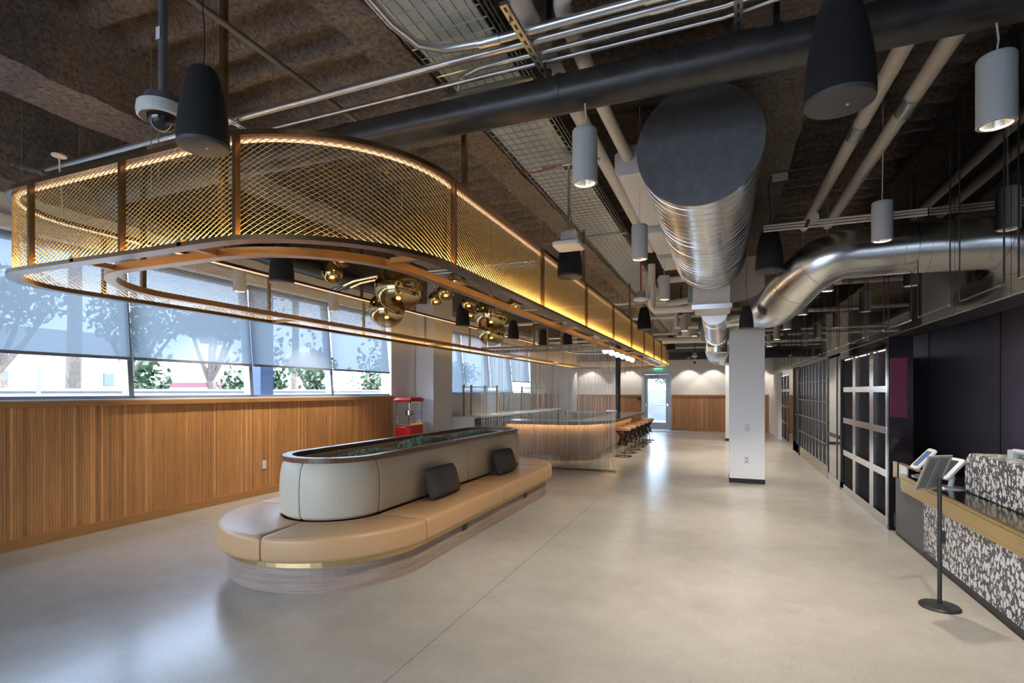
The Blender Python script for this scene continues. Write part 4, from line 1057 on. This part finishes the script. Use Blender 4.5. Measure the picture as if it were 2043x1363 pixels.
# wire basket tray with liner
wt=thing('wire_tray','long wire basket tray with shiny liner running along the ceiling','cable tray',(-1.5,10,3.63))
TX0,TX1,TZ=-1.79,-1.235,3.62
b=MB()
for k in range(9):
    x=TX0+(TX1-TX0)*k/8; b.tube([(x,-.5,TZ),(x,20.5,TZ)],.0045,4)
for x in (TX0,TX1):
    for z in (.05,.10): b.tube([(x,-.5,TZ+z),(x,20.5,TZ+z)],.0045,4)
y=-.5
while y<20.5:
    b.tube([(TX0,y,TZ+.10),(TX0,y,TZ-.005),(TX1,y,TZ-.005),(TX1,y,TZ+.10)],.0045,4); y+=.10
b.build('wire_grid', M['wire'], wt)
MB().box(TX0+.02,TX1-.05,-.5,20.5,TZ+.03,TZ+.045).build('liner', M['foil'], wt)
for y in (3.3,7.0,12.0):
    MB().beam((TX0-.08,y,TZ-.03),(TX1+.06,y,TZ-.03),.03,.02).build('support_bar', M['wire'], wt)
# white units beside the duct
for i,(y0,y1) in enumerate(((4.78,6.35),(6.65,7.75),(8.0,8.8))):
    t=thing('white_unit','white chamfered duct unit left of the big duct, %s of three'%['nearest','middle','farthest'][i],'duct unit',(-.65,y0,3.45),'white units beside the big duct')
    b=MB(); prof=[(-.915,3.50),(-.875,3.45),(-.535,3.45),(-.50,3.50),(-.50,3.71),(-.84,3.71),(-.915,3.64)]
    b.sweep([[(x,y,z) for (x,z) in prof] for y in (y0,y1)]); b.build('unit_body', M['unit'], t)
    MB().tube([(-.78,y0-.010,3.58),(-.78,y0,3.58)],.010,8).build('bolt', M['dark'], t)
# ================================================================ HANGING SPEAKERS
def speaker(x,y,z,label,sc=1.0):
    t=thing('pendant_speaker',label,'speaker',(x,y,z),'black pendant speakers')
    H=.47
    MB().lathe([(.132,.012),(.137,.03),(.135,.12),(.125,.22),(.108,.32),(.09,.40),(.078,.44),(.06,.462),(.001,.468)],(x,y,z),40).build('body', M['cloth'], t, smooth=True)
    MB().lathe([(.001,.004),(.12,.004),(.134,.010),(.137,.028)],(x,y,z),40).build('grille', M['grille'], t, smooth=True)
    MB().lathe([(.001,-.001),(.006,-.001),(.006,.004)],(x+.03,y,z),10).build('badge', M['plastic'], t)
    pts=[(x+.012*math.sin(k*.9),y,z+.46+(4.27-z-.46)*k/12) for k in range(13)]
    MB().tube(pts,.004,5).build('cable', M['dark'], t)
    MB().tube([(x+.02,y,z+.46),(x+.02,y,4.27)],.0015,4).build('support_wire', M['wire'], t)
    return t
sp=speaker(.469,2.654,2.74,'very large-looking black speaker hanging at the top right, nearest the camera')
for (x,y,lab) in ((.449,6.125,'black speaker in front of the bend of the elbow duct'),(.427,11.486-3.0,'black speaker hanging just in front of the column top'),
    (-1.49,10.902,'black speaker above the far right side of the canopy, under a white access point'),(-4.737,4.654,'black speaker inside the canopy opening on the left, near the windows'),
    (-1.558,5.582,'black speaker right of the canopy, behind the square white access point'),(-4.675,9.084,'black speaker in the canopy opening between the small globes and the column'),
    (-1.492,16.722,'farthest black speaker above the canopy end'),(-4.68,11.742,'black speaker far off behind the second largest gold globe'),(-4.60,13.8,'black speaker far off over the kitchen counter'),(-3.95,13.9,'black speaker far off above the bar')):
    if 'column top' in lab: dup(sp,(.256,6.9,2.245),lab,scale=.60)
    else: dup(sp,(x,y,2.74),lab)
A=dup(sp,(-2.235,1.73,2.62),'black speaker at the upper left in front of the canopy mesh',scale=.80)
# ================================================================ GREY CYLINDER DOWNLIGHTS
def downlight(x,y,z=2.77):
    t=thing('cylinder_downlight','','ceiling lamp',(x,y,z),'grey cylinder downlights')
    r=.077; H=.33
    MB().lathe([(r-.006,.0),(r,.003),(r,H-.03),(r,H-.028),(r-.002,H-.026),(r,H-.024),(r,H-.012),(r-.006,H-.002),(.001,H)],(x,y,z),36).build('housing', M['grey'], t, smooth=True)
    MB().lathe([(r-.006,.0),(r-.016,.001),(r-.018,.010)],(x,y,z),36).build('rim', M['pale'], t, smooth=True)
    MB().lathe([(r-.018,.010),(.048,.035),(.036,.065),(.03,.072)],(x,y,z),36).build('reflector', M['refl'], t, smooth=True)
    MB().lathe([(.001,.071),(.032,.070)],(x,y,z),20).build('lamp_disc', M['bulb'], t)
    spot(t,.05)
    return t
d0=downlight(1.21,3.192)
labs={}
pos=[(1.21,3.192,'grey cylinder downlight, largest, at the upper right edge'),(1.245,5.29,'grey cylinder downlight in front of the elbow duct by the glass wall'),
 (-.786,3.155,'grey cylinder downlight under the wire tray, left of the big duct'),(-.748,5.163,'grey cylinder downlight below the white units, second of its row'),
 (1.22,7.674,'grey cylinder downlight below the elbow duct, third along the glass wall'),(-.76,7.547,'grey cylinder downlight at the far end of the big duct, third of its row'),
 (1.22,9.9,'grey cylinder downlight right of the column, fourth along the glass wall'),(1.22,12.1,'grey cylinder downlight fifth along the glass wall'),
 (1.22,14.4,'grey cylinder downlight sixth along the glass wall'),(1.22,16.6,'grey cylinder downlight seventh along the glass wall'),
 (-.76,11.6,'grey cylinder downlight fourth of the row left of the duct'),(-.62,12.8,'grey cylinder downlight fifth of the row left of the duct'),
 (-.5,14.6,'grey cylinder downlight sixth of the row left of the duct'),(-.3,17.0,'grey cylinder downlight farthest of the row left of the duct'),
 (-5.715,4.927,'cylinder downlight by the windows seen through the mesh, nearer one'),(-5.731,6.68,'cylinder downlight by the windows seen through the mesh, farther one'),
 (-4.56,13.0,'cylinder downlight far over the kitchen aisle, left one'),(-4.27,14.9,'cylinder downlight far over the kitchen aisle, middle one'),(-3.83,16.5,'cylinder downlight far over the kitchen aisle, right one')]
cords=[]
for i,(x,y,lab) in enumerate(pos):
    t=d0 if i==0 else dup(d0,(x,y,2.77)); t['label']=lab
    top=3.262 if abs(y-3.2)<.2 else 4.27
    cords.append((t,x,y,top))
for (t,x,y,top) in cords: MB().tube([(x,y,3.10),(x+.008,y,(3.1+top)/2),(x,y,top)],.0045,6).build('cord', M['pvc'], t)
# wall washers by the back wall
for i,x in enumerate((-5.0,-3.45,-1.2,-.35,1.15)):
    t=thing('wall_washer','small dark wall washer above the back wall, %s from the left'%ordn[i],'ceiling lamp',(x,YB-.42,2.75),'wall washers on the back wall')
    MB().lathe([(.04,.02),(.045,.2),(.001,.21)],(x,YB-.42,2.75),16).build('housing', M['dark'], t, smooth=True)
    MB().lathe([(.001,.03),(.035,.03)],(x,YB-.42,2.75),14).build('lamp_disc', M['bulb'], t)
    s_=spot(t,.0,34,(1,.88,.74),88); s_.data.spot_blend=.12
# ================================================================ ACCESS POINTS, CAMERA, SENSORS
ap=thing('access_point','square white access point on a pole below the wire tray','access point',(-1.28,4.55,2.9))
x,y,z=-1.28,4.55,2.80
b=MB(); rslab(b,(x,y,z),Vector((1,0,0)),Vector((0,1,0)),Vector((0,0,1)),.25,.25,.045,.04); b.build('white_shell', M['plastic'], ap, bevel=.012)
MB().bbox(x-.07,x+.07,y-.05,y+.06,z+.04,z+.13,.008).build('junction_box', M['galv'], ap)
MB().tube([(x+.0,y,z+.13),(x,y,3.61)],.011,10).build('pole', M['galv'], ap)
MB().bbox(x-.05,x+.05,y-.05,y+.05,3.50,3.60,.006).build('clamp', M['galv'], ap)
MB().beam((x-.25,y,3.53),(x+.28,y,3.53),.03,.02).build('cross_bar', M['wire'], ap)
def roundap(x,y,z,label,red=False,r=.12):
    t=thing('ceiling_sensor',label,'sensor',(x,y,z))
    MB().lathe([(.001,-.03),(r*.5,-.028),(r*.95,-.008),(r,.008),(r*.9,.02),(.001,.022)],(x,y,z),28).build('white_shell', M['plastic'], t, smooth=True)
    MB().bbox(x-.06,x+.06,y-.05,y+.05,z+.024,z+.12,.006).build('junction_box', M['greymetal'], t)
    MB().tube([(x,y,z+.12),(x,y,4.27)],.011,8).build('pole', M['wirered' if red else 'dark'], t)
roundap(-1.165,8.18,2.90,'round white sensor on a red pole above the canopy side',True)
roundap(-1.0,14.0,2.9,'round white sensor on a dark pole far along the canopy')
roundap(-.85,17.8,2.62,'small white sensor hanging near the back wall',r=.10)
cd=thing('dome_camera','white dome security camera on a grey pole at the upper left','security camera',(-2.62,1.78,2.8))
x,y,z=-2.555,1.76,2.86
MB().lathe([(.098,-.025),(.108,-.02),(.112,.0),(.108,.035),(.08,.045),(.001,.046)],(x,y,z),40).build('white_ring', M['plastic'], cd, smooth=True)
MB().sphere((x,y,z-.018),.066,28,10,-1,.1).build('dark_dome', M['domeglass'], cd, smooth=True)
MB().lathe([(.085,.046),(.075,.085),(.03,.10)],(x,y,z),24).build('mount', M['galvd'], cd, smooth=True)
MB().tube([(x,y,z+.09),(x,y,4.27)],.020,14).build('pole', M['galvd'], cd, smooth=True)
MB().box(x-.018,x+.010,y-.0225,y-.020,z+.36,z+.42).build('label_sticker', M['plastic'], cd)
c2=thing('dome_camera','small dome camera hanging near the back wall','security camera',(-.85,17.8,2.4))
MB().sphere((-.85,17.8,2.42),.045,16,8).build('dome', M['domeglass'], c2, smooth=True); MB().tube([(-.85,17.8,2.45),(-.85,17.8,2.59)],.012,8).build('stem', M['plastic'], c2)
# mechanical clutter between tray and duct: white pipe manifold, grey boxes
mf=thing('pipe_manifold','cluster of white painted plumbing pipes left of the big duct end','pipes',(-.6,9.6,2.9))
b=MB(); b.tube([(-1.02,8.3,3.45),(-1.02,8.3,2.80),(-.98,8.3,2.74),(-.42,8.3,2.74)],.055,16); b.tube([(-.95,8.45,3.22),(-.35,8.45,3.22)],.045,14); b.build('near_loop', M['pvc'], mf, smooth=True)
b=MB(); b.tube([(-.9,9.4,3.0),(-.55,9.4,3.05),(-.5,9.4,2.86)],.06,14); b.build('elbow', M['pvc'], mf, smooth=True)
b=MB(); b.tube([(-1.3,12.5,2.66),(-.3,12.5,2.66)],.07,14); b.tube([(-.95,12.0,3.5),(-.95,12.0,2.9),(-.5,12.0,2.9)],.05,14); b.tube([(-.75,12.2,3.2),(-.75,12.2,2.7)],.1,14); b.build('far_loop', M['pvc'], mf, smooth=True)
MB().bbox(-.50,-.42,8.35,8.62,2.84,3.12,.006).build('grey_panel', M['greymetal'], mf)
MB().tube([(-.36,9.9,3.3),(-.30,11.0,2.75)],.05,12).build('sloping_pipe', M['galvd'], mf, smooth=True)
MB().bbox(-.40,-.12,11.0,11.3,2.5,2.85,.008).build('control_cabinet', M['greymetal'], mf)
# round sprinkler escutcheon and cable at upper left
es=thing('ceiling_disc','pale round junction cover hanging by a cable at the upper left','junction cover',(-5.1,2.5,3.4))
MB().lathe([(.001,0),(.05,.002),(.055,.014),(.001,.02)],(-5.05,2.62,3.42),24).build('cover', M['beige'], es, smooth=True)
MB().tube([(-5.05,2.62,3.42),(-5.06,2.63,3.30),(-5.05,2.64,3.1),(-5.04,2.64,2.95)],.007,6).build('cable', M['beige'], es)
pipe('flex_conduit',[(-6.1,2.0,3.50),(-5.5,2.0,3.40),(-5.1,2.05,3.42),(-4.98,2.1,3.55),(-5.0,2.1,4.27)],.014,'conduit','curved steel conduit at the upper left edge','conduit')
pipe('red_cable',[(-1.75,4.6,3.60),(-1.70,4.5,3.50),(-1.55,4.4,3.44),(-1.35,4.4,3.46)],.005,'wirered','thin red cable looping beside the wire tray','cable',n=6)
# small white sign plate under right beam
tag(MB().box(.46,.60,5.9,5.92,3.62,3.69).build('beam_plate', M['plastic']),'small blank white plate on the ceiling beam above the elbow duct','plate')
# threaded rods
k=0
for (x,y) in ((-3.9,2.6),(-3.6,2.45),(-2.4,3.6),(-4.8,4.0),(-2.3,5.6),(-2.5,7.5)):
    k+=1
    t=tag(MB().tube([(x,y,2.95),(x,y,4.27)],.004,6).build('threaded_rod', M['wire']),'thin threaded rod hanging from the deck over the canopy, %s from the camera'%['second','first','third','fourth','fifth','sixth'][k-1],'rod','threaded rods over the canopy')

# ================================================================ OUTSIDE
gd=MB().box(-60,-6.6,-30,70,-.14,-.05).box(-6.6,40,YB+.3,80,-.14,-.05).box(-6.6,40,-40,YR-.35,-.14,-.05).build('ground', M['pave']); tag(gd,'pale paved ground outside the windows and door','ground'); gd['kind']='structure'; gd.name='floor.001'
del gd['label']; del gd['category']
tag(MB().box(-13.2,-13.0,-20,40,-.05,1.50).box(-13.25,-12.95,-20,40,1.50,1.56).build('garden_wall', M['block']),'low white block wall outside along the street','wall')
tag(MB().box(-6,8,29,29.2,-.05,1.55).build('garden_fence', M['fence']),'pale fence outside beyond the exit door','fence')
def bld(x,y,w,d,h,m,label,name='building',fascia=None,win=0):
    t=thing(name,label,'building',(x,y,-.05))
    MB().box(x-d/2,x+d/2,y-w/2,y+w/2,-.05,h).build('walls', M[m], t)
    if fascia: MB().box(x-d/2-.1,x+d/2+.1,y-w/2-.1,y+w/2+.1,h-.25,h+.1).build('fascia', M[fascia], t)
    for i in range(win):
        yy=y-w/2+w*(i+.5)/win; MB().box(x+d/2,x+d/2+.05,yy-.22,yy+.22,h*.42,h*.56).build('window', M['bluecol'], t)
bld(-30,10,16,6,4.2,'house','white low building across the street seen in the left window',win=4)
bld(-40,33,8,6,2.1,'house','white building with red roof edge seen in the second window',fascia='redroof',win=3)
bld(-30,44,4,5,2.6,'brick','small salmon pink building seen in the third window')
bld(-32,50,4,5,2.4,'house','small cream building beside the pink one')
def tree(x,y,h,r,label,palm=False,crown=True):
    t=thing('palm_tree' if palm else 'tree',label,'tree',(x,y,-.05),'trees across the street')
    b=MB()
    if palm: b.tube([(x,y,-.05),(x+.05,y+.05,h*.5),(x,y+.1,h)],[.22,.19,.16],10)
    else:
        p=[Vector((x,y,-.05)),Vector((x+.1,y+.15,h*.25)),Vector((x-.05,y-.1,h*.45))]
        b.tube(p,[.20,.15,.13],9)
        for k in range(5):
            a=2*PI*k/5+random.random(); e=Vector((x+math.cos(a)*r*.7,y+math.sin(a)*r*.7,h*.8+random.random()*.5))
            b.tube([p[-1],(p[-1]+e)/2+Vector((0,0,-.1)),e],[.09,.06,.03],6)
    b.build('trunk', M['bark'], t, smooth=True)
    if crown:
        b=MB(); 
        for i in range(1100 if not palm else 0):
            u=Vector((random.gauss(0,1),random.gauss(0,1),random.gauss(0,1))).normalized()*r*(random.random()**.4); u.z*=.6
            c=Vector((x,y,h*.88))+u; a=Vector((random.uniform(-1,1),random.uniform(-1,1),random.uniform(-1,1))).normalized(); d=a.cross(Vector((.3,.5,.8))).normalized(); s_=.11
            b.add([c-a*s_,c+d*s_*.6,c+a*s_,c-d*s_*.6],[(0,1,2,3)])
        if palm:
            for k in range(18):
                a=2*PI*k/18; 
                for j in range(8):
                    f=j/8; c=Vector((x+math.cos(a)*f*1.6,y+math.sin(a)*f*1.6,h+.5*math.sin(f*2.2)-.9*f*f)); s1=Vector((-math.sin(a),math.cos(a),-.4))*.35*(1-f*.6); dd=Vector((math.cos(a),math.sin(a),-.3))*.25
                    b.add([c,c+s1,c+dd,c-Vector((s1.x,s1.y,-s1.z))],[(0,1,2,3)])
        b.build('crown', M['foliage'], t)
tree(-14.6,3.9,4.0,1.2,'leaning tree with a forked trunk in the left window')
tree(-15.5,6.9,4.2,1.3,'thin curved tree right of the forked one in the left window')
tree(-19,4.6,7,1,'palm trunk left of the forked tree',palm=True)
tree(-19,10.2,7,1,'palm trunk at the right side of the left window',palm=True)
tree(-16.5,10.6,4.2,1.4,'leafy tree in the second window, left one')
tree(-14.4,11.5,4.0,1.0,'leafy tree in the second window, right one')
tree(-22,22.5,7,1,'palm far off in the second window',palm=True)
tree(-19,20.6,3.2,1.2,'round leafy tree in the third window')
tree(-18.5,28,3.0,1.6,'leafy tree at the right of the third window')
tree(-20,37,3.2,1.8,'leafy tree in the fourth window, nearer')
tree(-24,46,3.6,2.2,'leafy tree in the fourth window, farther')
tree(-2.4,31.0,2.9,1.5,'green tree outside the exit door')
def bush(x,y,rx,ry,h,label):
    t=thing('bush',label,'bush',(x,y,-.05),'bushes outside'); b=MB()
    for i in range(1500):
        u=Vector((random.gauss(0,.5)*rx,random.gauss(0,.5)*ry,abs(random.gauss(0,.5))*h)); c=Vector((x,y,.0))+u
        a=Vector((random.uniform(-1,1),random.uniform(-1,1),random.uniform(-1,1))).normalized(); d=a.cross(Vector((.3,.5,.8))).normalized(); s_=.13
        b.add([c-a*s_,c+d*s_*.6,c+a*s_,c-d*s_*.6],[(0,1,2,3)])
    b.build('leaves', M['foliage'], t)
bush(-14.6,9.7,.3,.5,2.2,'green bush at the left of the second window')
bush(-15,12.9,.4,.8,1.9,'low dark bush at the right of the second window')
bush(-15.6,14.9,.4,.8,3.0,'hedge left part of the third window')
bush(-16.5,18.1,.4,.5,2.8,'hedge at the right edge of the third window')
bush(-15.2,20.6,.5,1.3,3.3,'tall hedge filling the fourth window')
for (x,y,lab) in ((-7.15,2.05,'blue tiled exterior column at the left edge outside the glass'),(-7.55,6.95,'blue tiled exterior column outside the third window')):
    tag(MB().box(x-.14,x+.14,y-.14,y+.14,-.05,4.0).build('exterior_column', M['bluecol']),lab,'column')
for (x,y,lab,rd) in ((-10.5,9.3,'white street sign on a post in the third window',False),(-11.5,13.6,'round orange street sign in the fourth window',True),(-11,5.4,'white street sign on a post in the second window',False)):
    t=thing('street_sign',lab,'street sign',(x,y,-.05)); MB().tube([(x,y,-.05),(x,y,1.9)],.03,8).build('sign_post', M['frame'], t)
    if rd: MB().tube([(x,y-.02,2.0),(x+.02,y-.05,2.0)],.2,20).build('sign_face', mat('orange_sign',(.8,.5,.35),.5), t)
    else: MB().box(x,x+.02,y-.13,y+.13,1.5,1.95).build('sign_face', M['house'], t)
